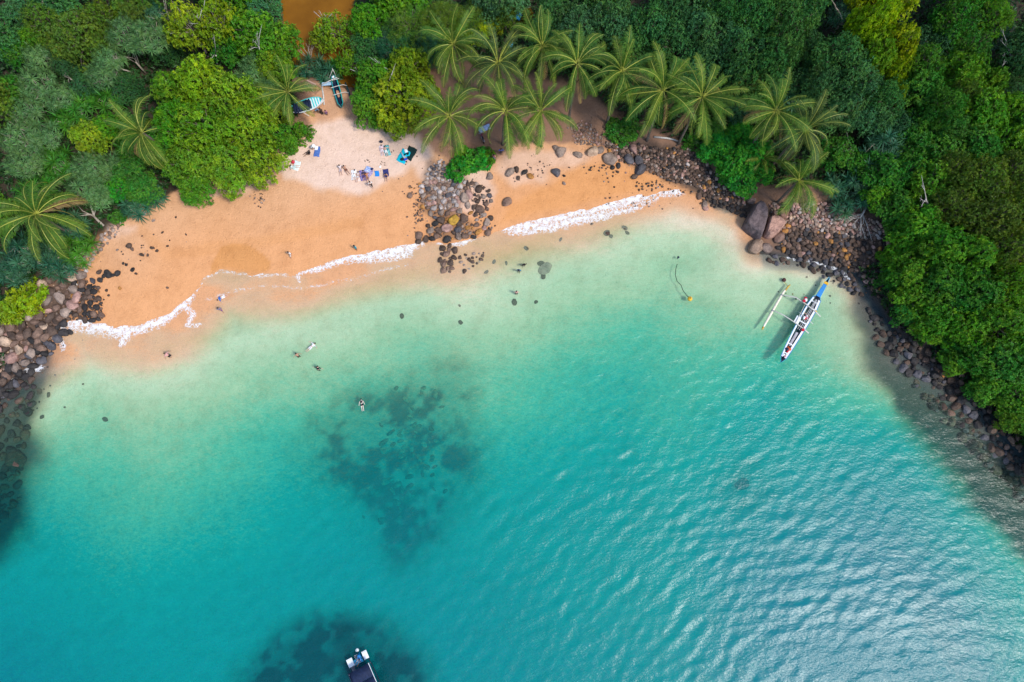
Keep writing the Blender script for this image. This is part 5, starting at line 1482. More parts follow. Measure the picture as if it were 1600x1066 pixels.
STD = stand_joints(); WALK = stand_joints(step=.28, arms=(.35, .2)); SPREAD = stand_joints(arms=(1.1, .8)); BENT = stand_joints(bend=.9, arms=(.5, .4), raise_=.2); CRAWL = stand_joints(bend=1.2, arms=(.9, .9), step=.3)
WIDE = stand_joints(arms=(.5, .5)); UP1 = stand_joints(arms=(1.9, 1.4))
D = math.radians
# by the boats
person(496, 172, BENT, D(200), 'person in a light blue shirt bending beside the striped beached boat', BROWN, (.22, .45, .68), BLACK_, sleeves=True)
person(501.5, 174, STD, D(170), 'person dressed all in black standing between two others by the striped boat', BROWN, BLACK_, BLACK_, trousers=True)
person(509, 175, STD, D(190), 'small child in pink top and purple shorts right of the person in black', BROWN, (.62, .28, .36), (.16, .08, .22), scale=.78)
person(783, 237, WIDE, D(185), 'person in a blue shirt and dark shorts standing at the back of the right beach', BROWN, (.03, .11, .45), (.03, .03, .05))
person(772, 246, STD, D(150), 'person in a red and white shirt beside the bright rock-pile shrub', BROWN, (.55, .22, .2), (.35, .33, .34))
# on the pale sand
person(483, 238, sit_joints(-.1, .3, 'front'), D(110), 'tanned person in black crouching left of the blue towel', BROWN, BLACK_, BLACK_)
person(487, 229, BENT, D(240), 'person in white with a white hat stooping above the blue towel', BROWN, WHITE_, WHITE_, hat=(.8, .79, .76))
person(457, 260, sit_joints(-.2, .2), D(-80), 'dark-haired person sitting on the pale towel below the big tree', FAIR, (.55, .68, .66), (.55, .68, .66))
person(531, 263, sit_joints(-.3, .1), D(190), 'pale person with legs stretched out, left of a tanned companion', FAIR, (.7, .6, .58), (.5, .4, .4))
person(539, 263, sit_joints(-.25, .3), D(215), 'tanned person sitting on bare sand, right of a pale companion', TANNED, None, (.28, .12, .08), long_hair=True)
person(553.5, 273, lie(WIDE), D(0), 'person in white lying on the leftmost white towel', FAIR, WHITE_, WHITE_)
person(558.5, 276, lie(STD), D(-6), 'pale sunbather lying on the narrow beige towel', FAIR, (.6, .5, .48), (.6, .52, .5), onpiece=True)
person(568, 274, lie(STD), D(10), 'tanned person lying on the left half of the purple patterned blanket', TANNED, (.06, .05, .10), (.10, .06, .16))
person(573, 275, sit_joints(-.3, .15), D(195), 'person with outstretched legs on the purple blanket, right of a lying one', TANNED, (.5, .2, .1), (.4, .2, .12))
person(603, 272, sit_joints(.12, .1, 'front'), D(180), 'person hugging the knees on the navy towel', TANNED, None, (.05, .05, .16))
person(579, 288, WALK, D(200), 'person in white top and black shorts walking below the blankets', FAIR, WHITE_, BLACK_)
person(597, 234, lie(STD), D(12), 'sunbather in pink and white lying left on the teal patterned towel', FAIR, (.75, .55, .58), (.75, .62, .64))
person(603, 236, lie(stand_joints(arms=(.8, 1.2)), False), D(16), 'person lying right on the teal patterned towel, one arm out', FAIR, None, (.7, .72, .7))
person(632, 246, lie(stand_joints(arms=(.3, .3), step=.2), False), D(-155), 'person in bright blue lying across the turquoise half of the blanket', FAIR, (.02, .06, .55), (.45, .66, .72))
# at the water's edge
person(452.5, 397, WALK, D(160), 'dark-haired woman in a white top walking alone on the smooth wet sand', TANNED, WHITE_, (.6, .5, .45), long_hair=True)
person(555, 387, STD, D(150), 'person in a cyan shirt standing where the middle wave ends', BROWN, CYAN, CYAN)
person(347, 465, lie(stand_joints(arms=(1.2, .5)), False), D(120), 'person in a blue top stretched out in the shallow wash', FAIR, BLUE, (.8, .78, .78), z=-.12)
person(344, 484, WALK, D(20), 'person in a dark top and purple shorts wading below the stretched-out one', TANNED, (.2, .18, .26), (.2, .09, .2))
def swim(px, py, J, rz, label, depth=None, **k):
    """a bather standing on the seabed or held at a depth"""
    x, y = gp(px, py, 0)
    z = hz(x, y) if depth is None else depth
    return person(px, py, J, rz, label, z=max(z, -1.15) if depth is None else depth, sea=True, **k)
swim(264, 556, stand_joints(bend=.6, arms=(.9, .9)), D(60), 'bather with reddish arms wading off the left wave', skin=TANNED, top=(.6, .3, .28), bottom=BLACK_)
swim(465, 556, stand_joints(bend=.4, arms=(1.0, .7)), D(30), 'bather leftmost of the three standing in green water', skin=TANNED, bottom=BLACK_, top=None)
swim(486, 542, lie(stand_joints(arms=(1.5, 1.8)), True), D(-45), 'bather with both arms thrown wide, uppermost of the three', depth=-.12, skin=FAIR, bottom=(.7, .66, .66), top=(.7, .68, .68))
swim(496, 577, stand_joints(bend=.5, arms=(1.4, 1.2)), D(-10), 'bather in a black top, lowest of the three in green water', skin=FAIR, top=BLACK_, bottom=BLACK_)
swim(565.5, 632, lie(stand_joints(arms=(.5, .35), step=.03), False), D(12), 'pale woman in a dark bikini floating above the reef edge', depth=-.06, skin=(.72, .56, .48), bottom=BLACK_, top=BLACK_, onpiece=True)
swim(818.5, 413, stand_joints(bend=.5, arms=(.6, .6)), D(200), 'dark-haired bather up to the waist, upper right of a blue shirt', skin=FAIR, top=BLACK_, bottom=BLACK_, long_hair=True)
swim(811, 422, stand_joints(bend=.3), D(170), 'bather in a blue shirt below a dark-haired bather', skin=BROWN, top=(.02, .22, .42), bottom=BLACK_)
swim(807, 457, stand_joints(arms=(.5, .5)), D(0), 'bare-backed bather in dark trunks standing in pale green water', skin=(.62, .32, .27), bottom=(.05, .08, .08))
#swim(360 + 254, 648, lie(stand_joints(arms=(.3, .3)), False), D(60), 'snorkel tip and head of a swimmer over the reef', depth=-.34, skin=FAIR, bottom=BLACK_) if False else None

# ================================================================== THINGS ON THE SAND
def cloth_mat(name, c1, c2, kind='plain', scale=2.0):
    b = NB(name); tc = b.n('ShaderNodeTexCoord')
    if kind == 'stripe':
        w = b.n('ShaderNodeTexWave'); w.inputs['Scale'].default_value = scale; w.bands_direction = 'Y'; b.l(tc.outputs['Object'], w.inputs[0])
        c = b.ramp(w.outputs[0], [(.45, c1), (.55, c2)])
    elif kind == 'pattern':
        v = b.n('ShaderNodeTexVoronoi'); v.inputs['Scale'].default_value = scale; b.l(tc.outputs['Object'], v.inputs[0])
        c = b.ramp(v.outputs['Distance'], [(.25, c1), (.42, c2), (.6, c1)], 'LINEAR')
    else:
        c = b.ramp(b.noise(4, 3, .5, tc.outputs['Object']), [(.3, c1), (.7, c2)])
    return b.done(b.princ(c, .85, .1))

def towel(px, py, w, l, rz, mat, label, cat='towel', name='towel', seed=0, th=.025, h=.012, group=None):
    r = np.random.default_rng(seed)
    n, m_ = 9, 15
    xs = np.linspace(-w / 2, w / 2, n); ys = np.linspace(-l / 2, l / 2, m_)
    X_, Y_ = np.meshgrid(xs, ys)
    X_ = X_ + .03 * np.sin(Y_ * 5 + seed); Y_ = Y_ + .03 * np.sin(X_ * 6 + seed * 2)
    Z_ = .02 * np.sin(X_ * 9 + seed) * np.sin(Y_ * 7) + r.random(X_.shape) * .012 + th
    top = np.stack([X_, Y_, Z_], -1).reshape(-1, 3); bot = top - (0, 0, th)
    F = [tuple(f) for f in grid_faces(n, m_)]
    k = n * m_
    per = [i for i in range(n)] + [i * n + n - 1 for i in range(1, m_)] + [k - 2 - i for i in range(n - 1)] + [i * n for i in range(m_ - 2, 0, -1)]
    mb = MB(); mb.add([tuple(p) for p in top] + [tuple(p) for p in bot],
                      F + [tuple(i + k for i in f[::-1]) for f in F] + [(per[i] + k, per[(i + 1) % len(per)] + k, per[(i + 1) % len(per)], per[i]) for i in range(len(per))])
    g = at(px, py, 0)
    o = mb.obj(name, mat, None, True, (g.x, g.y, g.z + h), (0, 0, rz))
    # lie along the slope of the sand
    e = .5
    o.rotation_euler = (math.atan((hz(g.x, g.y + e) - hz(g.x, g.y - e)) / (2 * e)), -math.atan((hz(g.x + e, g.y) - hz(g.x - e, g.y)) / (2 * e)), rz)
    return tag(o, label, cat, group)
m_w = cloth_mat('white_towel', (.72, .70, .68), (.8, .79, .77))
towel(495.5, 237, .85, 1.55, D(-4), cloth_mat('denim_blue', (.05, .11, .33), (.10, .18, .42)), 'denim blue towel with a white shirt on it, beside a crouching person', seed=1)
towel(463.5, 259, .95, 1.4, D(-15), cloth_mat('pale_aqua', (.55, .66, .64), (.68, .74, .72)), 'pale aqua towel leftmost on the dry sand', seed=2)
towel(553, 273.5, .75, 1.5, D(4), m_w, 'white towel leftmost of the row of towels', seed=3)
towel(559, 276, .6, 1.5, D(10), cloth_mat('beige_stripe', (.62, .48, .40), (.74, .62, .56), 'stripe', 5), 'beige striped towel beside the white one', seed=4)
towel(568.5, 274, 1.15, 1.6, D(14), cloth_mat('purple_print', (.14, .10, .30), (.40, .34, .52), 'pattern', 5), 'purple patterned blanket, left of two overlapping ones', 'blanket', 'blanket', 5)
towel(574.5, 272, 1.1, 1.5, D(-28), cloth_mat('lilac_print', (.26, .20, .36), (.52, .46, .60), 'pattern', 6), 'lilac patterned blanket, right of two overlapping ones', 'blanket', 'blanket', 6, h=.05)
towel(575, 265, .8, .8, D(-20), cloth_mat('blue_white_print', (.10, .2, .5), (.75, .78, .82), 'pattern', 7), 'blue and white crumpled towel above the lilac blanket', seed=7, h=.09)
towel(589, 271.5, .62, .85, D(9), cloth_mat('sky_blue', (.02, .19, .55), (.03, .24, .62)), 'small plain bright blue towel with nobody on it', seed=8)
towel(603, 270.5, .78, 1.15, D(5), cloth_mat('navy_print', (.02, .025, .10), (.07, .07, .22), 'pattern', 7), 'navy towel rightmost of the row, with a person on it', seed=9)
towel(594, 261, .3, .3, D(9), m_w, 'small folded white cloth above the bright blue towel', 'cloth', 'cloth', 19)
towel(597.5, 235, .75, 1.6, D(16), cloth_mat('pink_white', (.66, .5, .5), (.76, .68, .68)), 'pinkish towel under a sunbather, left of the teal one', seed=10)
towel(604.5, 235.5, .85, 1.65, D(16), cloth_mat('teal_print', (.02, .22, .26), (.30, .62, .60), 'pattern', 4), 'teal patterned towel beside the pinkish one', seed=11, h=.03)
towel(630.5, 244.5, 1.35, 2.0, D(-28), cloth_mat('turquoise', (.0, .40, .52), (.01, .48, .60)), 'turquoise half of the large blanket on the pale sand', 'blanket', 'blanket', 12)
towel(641, 240, 1.35, 1.95, D(-28), cloth_mat('black_cloth', (.006, .022, .022), (.012, .032, .032)), 'black half of the large blanket on the pale sand', 'blanket', 'blanket', 13, h=.045)
towel(634.5, 236.5, .42, .5, D(20), m_w, 'crumpled white shirt on the turquoise and black blanket', 'shirt', 'shirt', 14, h=.09)
towel(494.5, 231.5, .45, .6, D(-15), m_w, 'white shirt thrown on the denim blue towel', 'shirt', 'shirt', 15, h=.06)

def bag(px, py, size, col, label, rz=0):
    g = at(px, py, 0)
    root = empty('bag', (g.x, g.y, g.z), rz, label, 'bag')
    s = size
    m = MB(); m.ball((0, 0, s * .38), (s * .5, s * .36, s * .42), 10, 7)
    m.obj('sack', paint('bag_%02d' % int(col[2] * 99), col, .8, .2), root, True)
    m = MB(); m.tube([(-s * .3, 0, s * .6), (-s * .2, 0, s * .95), (s * .2, 0, s * .95), (s * .3, 0, s * .6)], s * .035, 5)
    m.obj('strap', paint('bag_strap', (.02, .02, .02), .7), root)
    return root
bag(596, 222.5, .55, (.03, .03, .05), 'dark round bag above the heads on the pinkish towel')
bag(629, 250, .6, (.015, .02, .03), 'black backpack at the lower corner of the turquoise blanket', .5)
bag(581.5, 265, .45, (.02, .03, .12), 'navy bag right of the blue and white towel', .3)
bag(414, 285, .5, (.03, .03, .04), 'dark bag in the shade under the big tree edge')
bag(181, 349, .5, (.5, .03, .08), 'small red bundle at the left forest edge')
bag(1002, 253, .4, (.55, .66, .75), 'white plastic bag on the blue-grey boulder')

def beach_ball(px, py, r_, cols, label):
    g = at(px, py, 0)
    root = empty('ball', (g.x, g.y, g.z), 0, label, 'ball')
    for i, c in enumerate(cols * 3):
        n = 6; vs = []; fs = []
        for a in range(4):
            for t in range(7):
                ph = 2 * PI * (i + a / 3) / n; th = PI * t / 6
                vs.append((r_ * math.sin(th) * math.cos(ph), r_ * math.sin(th) * math.sin(ph), r_ - r_ * math.cos(th)))
        for a in range(3):
            for t in range(6):
                fs.append((a * 7 + t, a * 7 + t + 1, a * 7 + 8 + t, a * 7 + 7 + t))
        m = MB(); m.add(vs, fs); m.obj('panel', paint('ball_%02d' % int(c[0] * 99 + c[1] * 9), c, .4), root, True)
    return root
beach_ball(458.7, 254.5, .26, [(.62, .02, .05), (.5, .015, .04)], 'red ball above the head of the person on the aqua towel')

def sandals(px, py, label, rz):
    g = at(px, py, 0)
    root = empty('sandals', (g.x, g.y, g.z), rz, label, 'sandals')
    for s in (-1, 1):
        m = MB(); a = [(s * .16 + math.cos(t) * .055 * (1 + .25 * math.sin(t)), math.sin(t) * .15 + s * .05, z) for z in (.01, .04) for t in [k * PI / 5 for k in range(10)]]
        m.add(a, [tuple(range(9, -1, -1)), tuple(range(10, 20))] + [(k, (k + 1) % 10, 10 + (k + 1) % 10, 10 + k) for k in range(10)])
        m.tube([(s * .16 - .05, s * .05, .04), (s * .16, s * .05 + .05, .075), (s * .16 + .05, s * .05, .04)], .012, 4)
        m.obj('sandal', paint('sandal_sole', (.05, .035, .03), .8), root)
for x, y, lb, a in ((613.5, 237, 'dark sandals right of the teal towel', .4), (650, 237.5, 'dark sandals right of the black blanket', 1.2), (601, 256.5, 'dark sandals above the navy towel', 1.4), (572, 251, 'scattered dark sandals above the purple blanket', .2),
                    (576.5, 252, 'second pair of sandals above the purple blanket, further right', 1.9), (596, 255, 'sandals in the sand above the bright blue towel', .9)):
    sandals(x, y, lb, a)

# ================================================================== BOATS
M_BLUE = paint('boat_blue', (.02, .22, .55), .35, .5, .1); M_AZURE = paint('boat_azure', (.05, .50, .72), .35, .5, .1); M_WHITE = paint('boat_white', (.78, .80, .80), .4, .5, .08)
M_TEAL = paint('boat_teal', (.01, .24, .24), .4, .4, .1); M_AQUA = paint('boat_aqua', (.06, .58, .55), .4, .4, .08); M_NAVY = paint('boat_navy', (.008, .016, .045), .6, .3, .1)
M_WOODP = paint('weathered_pole', (.60, .56, .50), .85, .1, .15); M_INT = paint('boat_inside', (.20, .20, .24), .8, .2, .15); M_YEL = paint('boat_yellow', (.75, .42, .02), .5)
M_IVORY = paint('float_ivory', (.80, .72, .56), .5, .3, .1); M_REDC = paint('red_cloth', (.55, .02, .04), .85); M_PLANK = paint('plank', (.36, .21, .15), .8, .1, .15); M_METAL = paint('grey_metal', (.3, .3, .33), .4, .5)
M_ROPE = paint('rope', (.03, .05, .04), .9); M_OCHRE = paint('float_tip', (.58, .36, .06), .6)

def loft(stations, mats, parent, name, floor=None, th=.05):
    """open hull from stations (y, half width at rim, rim z, half width at bottom, bottom z)"""
    m = MB()
    prof = []
    for y, w, zt, wb, zb in stations:
        prof.append([(-w, y, zt), (-(w + wb) * .5 - .02, y, zb + (zt - zb) * .45), (-wb, y, zb), (wb, y, zb), ((w + wb) * .5 + .02, y, zb + (zt - zb) * .45), (w, y, zt),
                     (w - th, y, zt), ((w + wb) * .5 - th, y, zb + (zt - zb) * .5), (max(wb - th, .01), y, zb + th * 1.5), (-max(wb - th, .01), y, zb + th * 1.5), (-(w + wb) * .5 + th, y, zb + (zt - zb) * .5), (-w + th, y, zt)])
    k = 12
    fs = []; mi = []
    for i in range(len(prof) - 1):
        for j in range(k):
            fs.append((i * k + j, i * k + (j + 1) % k, (i + 1) * k + (j + 1) % k, (i + 1) * k + j)); mi.append(1 if 6 <= j <= 10 else 0)
    o0 = m.n
    m.add([p for r_ in prof for p in r_], fs + [tuple(range(k))[::-1], tuple((len(prof) - 1) * k + j for j in range(k))])
    m.mi = mi + [0, 0]
    return m.obj(name, mats, parent)

def strip(stations, side, w, h, mat, parent, name, inset=0.0):
    m = MB()
    vs = []
    for y, x, z in stations:
        a = side * (x - inset)
        vs += [(a - side * w, y, z), (a + side * .01, y, z), (a + side * .01, y, z + h), (a - side * w, y, z + h)]
    n = len(stations)
    fs = [(i * 4 + j, i * 4 + (j + 1) % 4, i * 4 + 4 + (j + 1) % 4, i * 4 + 4 + j) for i in range(n - 1) for j in range(4)] + [(0, 3, 2, 1), (n * 4 - 4, n * 4 - 3, n * 4 - 2, n * 4 - 1)]
    if side < 0: fs = [f[::-1] for f in fs]
    m.add(vs, fs)
    return m.obj(name, mat, parent)

# --- the outrigger fishing boat at anchor
bx, by = gp(1297, 431, .9); sx_, sy_ = gp(1217, 571, .6)
mx, my = (bx + sx_) / 2, (by + sy_) / 2
head = math.atan2(by - sy_, bx - sx_) - PI / 2
boat = empty('outrigger_boat', (mx, my, -.05), head, 'long blue and white outrigger fishing boat anchored in green shallows near the right shore', 'boat')
boat.scale = (.9, 1, 1)
ST_ = [(-6.9, .10, .95, .04, .55), (-6.2, .42, .72, .12, .0), (-4.5, .58, .66, .2, -.25), (-2.0, .72, .66, .26, -.3), (0, .80, .68, .28, -.3), (2.2, .80, .7, .26, -.3), (3.6, .62, .78, .2, -.2), (4.0, .36, .86, .14, 0), (6.0, .27, 1.0, .1, .3), (7.05, .12, 1.18, .05, .75)]
loft(ST_, [M_AZURE, M_INT], boat, 'hull')
for s in (-1, 1):
    strip([(-6.1, .40, .72), (-4.5, .57, .665), (-2, .71, .665), (0, .79, .685), (2.2, .79, .705), (3.5, .62, .785)], s, .30 if s > 0 else .2, .05, M_WHITE, boat, 'side_deck', .02)
    strip([(-6.2, .44, .73), (-4.5, .60, .67), (-2, .74, .67), (0, .82, .69), (2.2, .82, .71), (3.6, .64, .79)], s, .05, .09, M_BLUE, boat, 'rubbing_strake', -.02)
m = MB()
m.add([(-.33, 3.9, .90), (.33, 3.9, .90), (.25, 6.0, 1.03), (-.25, 6.0, 1.03), (-.33, 3.9, .8), (.33, 3.9, .8), (.25, 6.0, .93), (-.25, 6.0, .93)], [(0, 1, 2, 3), (7, 6, 5, 4), (0, 4, 5, 1), (1, 5, 6, 2), (2, 6, 7, 3), (3, 7, 4, 0)])
m.obj('fore_deck', M_BLUE, boat)
m = MB(); m.box((0, 6.08, 1.08), (.62, .34, .1)); m.box((0, 6.1, 1.15), (.4, .2, .06)); m.obj('yellow_band', M_YEL, boat)
for y in (-5.4, -4.0, -.4, .9, 2.0, 3.0):
    m = MB(); m.box((0, y, .70), (1.15 if abs(y) < 3 else .85, .14, .05)); m.obj('thwart', M_WHITE if y != .9 else M_PLANK, boat)
for x in (-.22, .06, .3):
    m = MB(); m.tube([(x, -1.6, .62), (x * .8, 1.0, .78), (x * .4, 3.4, .82)], .035, 6); m.obj('stowed_pole', M_WOODP if x != .06 else M_WHITE, boat)
m = MB(); m.tube([(-.05, -4.2, .5), (0, -2.0, .52)], .2, 6, flat=.4); m.obj('stowed_sail', paint('sail_grey', (.42, .40, .42), .9), boat)
m = MB(); m.box((-.98, -.55, .78), (.62, 1.15, .05)); m.box((-.98, -1.05, .81), (.62, .08, .03)); m.obj('side_platform', M_WHITE, boat)
def boom(pts, name='boom', r_=.075, mat=None):
    m = MB(); m.tube(pts, [r_ * 1.1] + [r_] * (len(pts) - 2) + [r_ * .8], 7); return m.obj(name, mat or M_WOODP, boat, True)
boom([(1.75, 1.55, .80), (.7, 1.8, .84), (-1.0, 2.0, .95), (-2.8, 2.1, .95), (-4.2, 1.75, .55), (-4.62, 1.7, .26)])
boom([(1.45, -1.35, .74), (.5, -1.2, .80), (-1.2, -1.1, .95), (-3.0, -1.0, .90), (-4.3, -.95, .5), (-4.6, -.95, .26)])
boom([(1.35, .1, .78), (-1.35, .55, .82)], 'cross_pole', .045); boom([(-.95, -1.2, .88), (-1.05, .4, .9), (-1.15, 2.0, .98)], 'side_rail', .05)
fl = MB(); fl.tube([(-4.55, -3.95, .10), (-4.58, -3.3, .10), (-4.6, -1.5, .12), (-4.62, .5, .13), (-4.6, 2.2, .16), (-4.5, 2.9, .24), (-4.36, 3.45, .40)], [.08, .17, .2, .2, .18, .15, .07], 10)
fl_o = fl.obj('outrigger_float', M_IVORY, boat, True)
m = MB(); m.tube([(-4.52, 2.55, .215), (-4.44, 3.1, .32), (-4.34, 3.55, .44)], [.165, .13, .085], 9); m.obj('float_tip', M_OCHRE, boat, True)
m = MB(); m.tube([(-4.55, -4.02, .10), (-4.57, -3.6, .10)], [.095, .16], 9); m.obj('float_tip', M_OCHRE, boat, True)
for y in (1.7, -.95):
    m = MB(); m.tube([(-4.61, y - .08, .13), (-4.61, y + .08, .13)], .215, 9); m.obj('lashing', M_METAL, boat)
def on_boat(name, lx, ly, lz, label, cat, build):
    c, s = math.cos(head), math.sin(head)
    r_ = empty(name, (mx + lx * c - ly * s, my + lx * s + ly * c, lz - .05), head, label, cat)
    build(r_); return r_
def bundle(mat, n=3, s=.3, seed=0):
    def f(root):
        r = random.Random(seed)
        for i in range(n):
            m = MB(); m.ball((r.uniform(-s, s) * .6, r.uniform(-s, s), s * .4 + i * .05), (s * r.uniform(.5, .9), s * r.uniform(.6, 1), s * .45), 8, 6)
            m.obj('fold', mat[i % len(mat)], root, True)
    return f
on_boat('life_vest', -1.25, 2.45, .95, 'red and white life vest hanging on the front boom of the outrigger boat', 'life vest', bundle([M_REDC, M_WHITE, M_REDC], 3, .3, 1))
on_boat('cloth', .28, -1.55, .7, 'red cloth on the side deck of the outrigger boat near the rear boom', 'cloth', bundle([M_REDC], 2, .3, 2))
on_boat('net', 0, -4.7, .55, 'orange and red net bundle in the stern of the outrigger boat', 'fishing net', bundle([paint('net_orange', (.62, .12, .04), .9), M_REDC, M_NAVY], 4, .34, 3))
on_boat('net', 0, -5.75, .6, 'pale bundle with dark folds at the very stern of the outrigger boat', 'fishing net', bundle([M_NAVY, M_WHITE, paint('net_pink', (.55, .25, .28), .9)], 3, .25, 4))
on_boat('net', -.1, .3, .7, 'red and white net heap amidships in the outrigger boat', 'fishing net', bundle([M_REDC, M_WHITE, paint('net_pink', (.55, .25, .28), .9)], 5, .28, 5))
on_boat('jug', .62, 1.75, .76, 'small yellow jug on the right side deck of the outrigger boat', 'jug', bundle([M_YEL], 1, .2, 6))
# the brown post beyond the float
g = gp(1226, 437, .3)
post = empty('mooring_float', (g[0], g[1], -.1), 0, 'small dark brown float bobbing beyond the tip of the outrigger', 'float')
m = MB(); m.ball((0, 0, .2), (.28, .3, .3), 9, 7); m.obj('float_body', paint('brown_float', (.10, .035, .03), .7), post, True)
m = MB(); m.tube([(-.1, -.1, .1), (.25, -.5, .06), (.5, -.95, .1)], .04, 5); m.obj('rope', M_OCHRE, post)

# --- striped beached boat
def ends(p1, z1, p2, z2):
    a, b_ = gp(p1[0], p1[1], z1), gp(p2[0], p2[1], z2)
    return (a[0] + b_[0]) / 2, (a[1] + b_[1]) / 2, math.atan2(b_[1] - a[1], b_[0] - a[0]) - PI / 2, math.hypot(a[0] - b_[0], a[1] - b_[1])
gz = hz(*gp(485, 162, 1.6))
x0, y0, hd_, L_ = ends((457, 171), gz + .7, (504, 155), gz + .9)
sb_ = empty('beached_boat', (x0, y0, gz + .05), hd_, 'beached boat with a teal and white striped foredeck under the leaning palm', 'boat')
h2 = L_ / 2
loft([(-h2, .55, .62, .3, .12), (-h2 * .6, .88, .58, .5, .02), (0, .98, .6, .55, 0), (h2 * .45, .9, .66, .5, .02), (h2 * .8, .55, .78, .26, .1), (h2, .08, .95, .04, .4)], [M_WHITE, M_TEAL], sb_, 'hull')
for s in (-1, 1):
    strip([(-h2, .55, .63), (-h2 * .6, .88, .59), (0, .98, .61), (h2 * .45, .9, .67), (h2 * .8, .55, .79), (h2 * .98, .10, .95)], s, .12, .06, M_WHITE if s > 0 else M_AQUA, sb_, 'gunwale')
for i in range(9):
    y = h2 * .18 + i * h2 * .082
    w = np.interp(y, [0, h2 * .45, h2 * .8, h2], [.98, .9, .55, .08]) - .1
    z = np.interp(y, [0, h2 * .45, h2 * .8, h2], [.6, .66, .78, .95])
    m = MB(); m.box((0, y, z + .02), (2 * w, h2 * .078, .05)); m.obj('deck_plank', M_AQUA if i % 2 == 0 else M_WHITE, sb_)
m = MB()
for i in range(7):
    y = -h2 * .85 + i * h2 * .16
    m.tube([(-.8, y, .60), (-.3, y + .05, .74), (.3, y - .04, .72), (.8, y, .60)], [.2, .26, .26, .2], 6, flat=.5)
m.obj('net_cover', M_NAVY, sb_, True)
m = MB(); m.box((0, h2 * .08, .66), (1.75, .16, .06)); m.obj('thwart', M_WHITE, sb_)
m = MB(); m.tube([(1.0, -h2 * .4, .7), (1.5, -h2 * .15, .15)], .05, 5); m.obj('prop_pole', M_WOODP, sb_)
# --- narrow teal canoe with its outrigger
gz = hz(*gp(527, 140, 1.8))
x0, y0, hd_, L_ = ends((533.5, 166.5), gz + .7, (519.5, 117), gz + 1.0)
cn = empty('canoe', (x0, y0, gz + .05), hd_, 'narrow dark teal outrigger canoe pulled up between the creek and the bright tree', 'boat')
h2 = L_ / 2
loft([(-h2, .12, .75, .05, .3), (-h2 * .8, .42, .65, .16, .05), (0, .52, .62, .2, 0), (h2 * .7, .46, .68, .18, .02), (h2, .16, .9, .05, .3)], [M_TEAL, M_NAVY], cn, 'hull')
for s in (-1, 1):
    strip([(-h2 * .95, .2, .74), (-h2 * .8, .42, .66), (0, .52, .63), (h2 * .7, .46, .69), (h2 * .95, .22, .86)], s, .13, .05, M_TEAL if s < 0 else paint('canoe_green', (.02, .34, .30), .4), cn, 'gunwale')
for y in (-h2 * .2, h2 * .28, h2 * .72):
    m = MB(); m.tube([(-.75, y, .74), (.75, y, .76)], .05, 6); m.obj('cross_pole', M_WOODP, cn)
m = MB(); m.tube([(1.55, -h2 * .62, .2), (1.5, 0, .2), (1.4, h2 * .5, .26)], [.09, .15, .1], 8); m.obj('outrigger_float', paint('dark_float', (.012, .05, .05), .6), cn, True)
for y in (-h2 * .2, h2 * .28):
    m = MB(); m.tube([(.5, y, .76), (1.1, y, .7), (1.5, y, .3)], .045, 6); m.obj('boom', M_WOODP, cn)
m = MB(); m.box((0, h2 * .88, .86), (.3, .3, .12)); m.obj('bow_block', M_WHITE, cn)
# poles and planks left of the canoe
def pole(p1, z1, p2, z2, label, name='pole', cat='pole', r_=.07, mat=None):
    a, b_ = Vector((*gp(*p1, z1), z1)), Vector((*gp(*p2, z2), z2))
    m = MB(); mid = a.lerp(b_, .5) + Vector((.05, .04, .05)); m.tube([(0, 0, 0), tuple(mid - a), tuple(b_ - a)], [r_, r_ * .9, r_ * .7], 7)
    o = m.obj(name, mat or M_WOODP, None, True, tuple(a)); return tag(o, label, cat)
G0 = hz(*gp(510, 140, 1.7))
pole((503, 135), G0 + .15, (506.5, 164), G0 + .15, 'thick grey pole lying on the sand between the two beached boats', r_=.13)
pole((502, 133), G0 + .3, (527, 121), G0 + 1.0, 'long thin pole slanting from the ground up to the canoe bow')
pole((513, 125), G0 + .2, (520, 108), G0 + 1.6, 'thin pole propped upright left of the canoe bow', r_=.05)
pole((525, 121), G0 + .2, (519, 107), G0 + 1.6, 'thin pole propped upright right of its twin at the canoe bow', r_=.05)
def panel(px, py, z, w, l, rz, n, mats, label, name, cat, legs=.0, th=.04):
    x, y = gp(px, py, z); g = hz(x, y)
    root = empty(name, (x, y, g), rz, label, cat)
    for i in range(n):
        m = MB(); m.box((-w / 2 + w * (i + .5) / n, 0, z - g + (i % 2) * .004), (w / n * .93, l, th)); m.obj('plank', mats[i % len(mats)], root)
    if legs:
        for sx in (-1, 1):
            for sy in (-1, 1):
                m = MB(); m.tube([(sx * w * .42, sy * l * .42, 0), (sx * w * .42, sy * l * .42, z - g - th * .6)], .05, 6); m.obj('leg', M_WOODP, root)
    return root
panel(511.5, 131, G0 + .35, .55, 1.6, D(96), 3, [paint('pale_blue_board', (.36, .5, .62), .6)], 'pale blue board lying beside the canoe', 'board', 'board')
panel(484, 132.5, G0 + .9, 1.05, 1.5, D(62), 6, [M_PLANK, paint('plank_light', (.46, .30, .23), .8)], 'brown planked table between the left palm and the creek plants', 'wooden_table', 'table', 1)
panel(474, 136, G0 + .5, 1.6, 1.1, D(70), 6, [paint('plank_red', (.30, .14, .10), .85)], 'reddish planks lying under the left palm, beside the table', 'plank_stack', 'planks')
panel(493, 139, G0 + .2, 1.4, 1.3, D(50), 6, [paint('plank_brown', (.33, .18, .11), .85)], 'brown planks lying on the sand below the creek plants', 'plank_stack', 'planks')

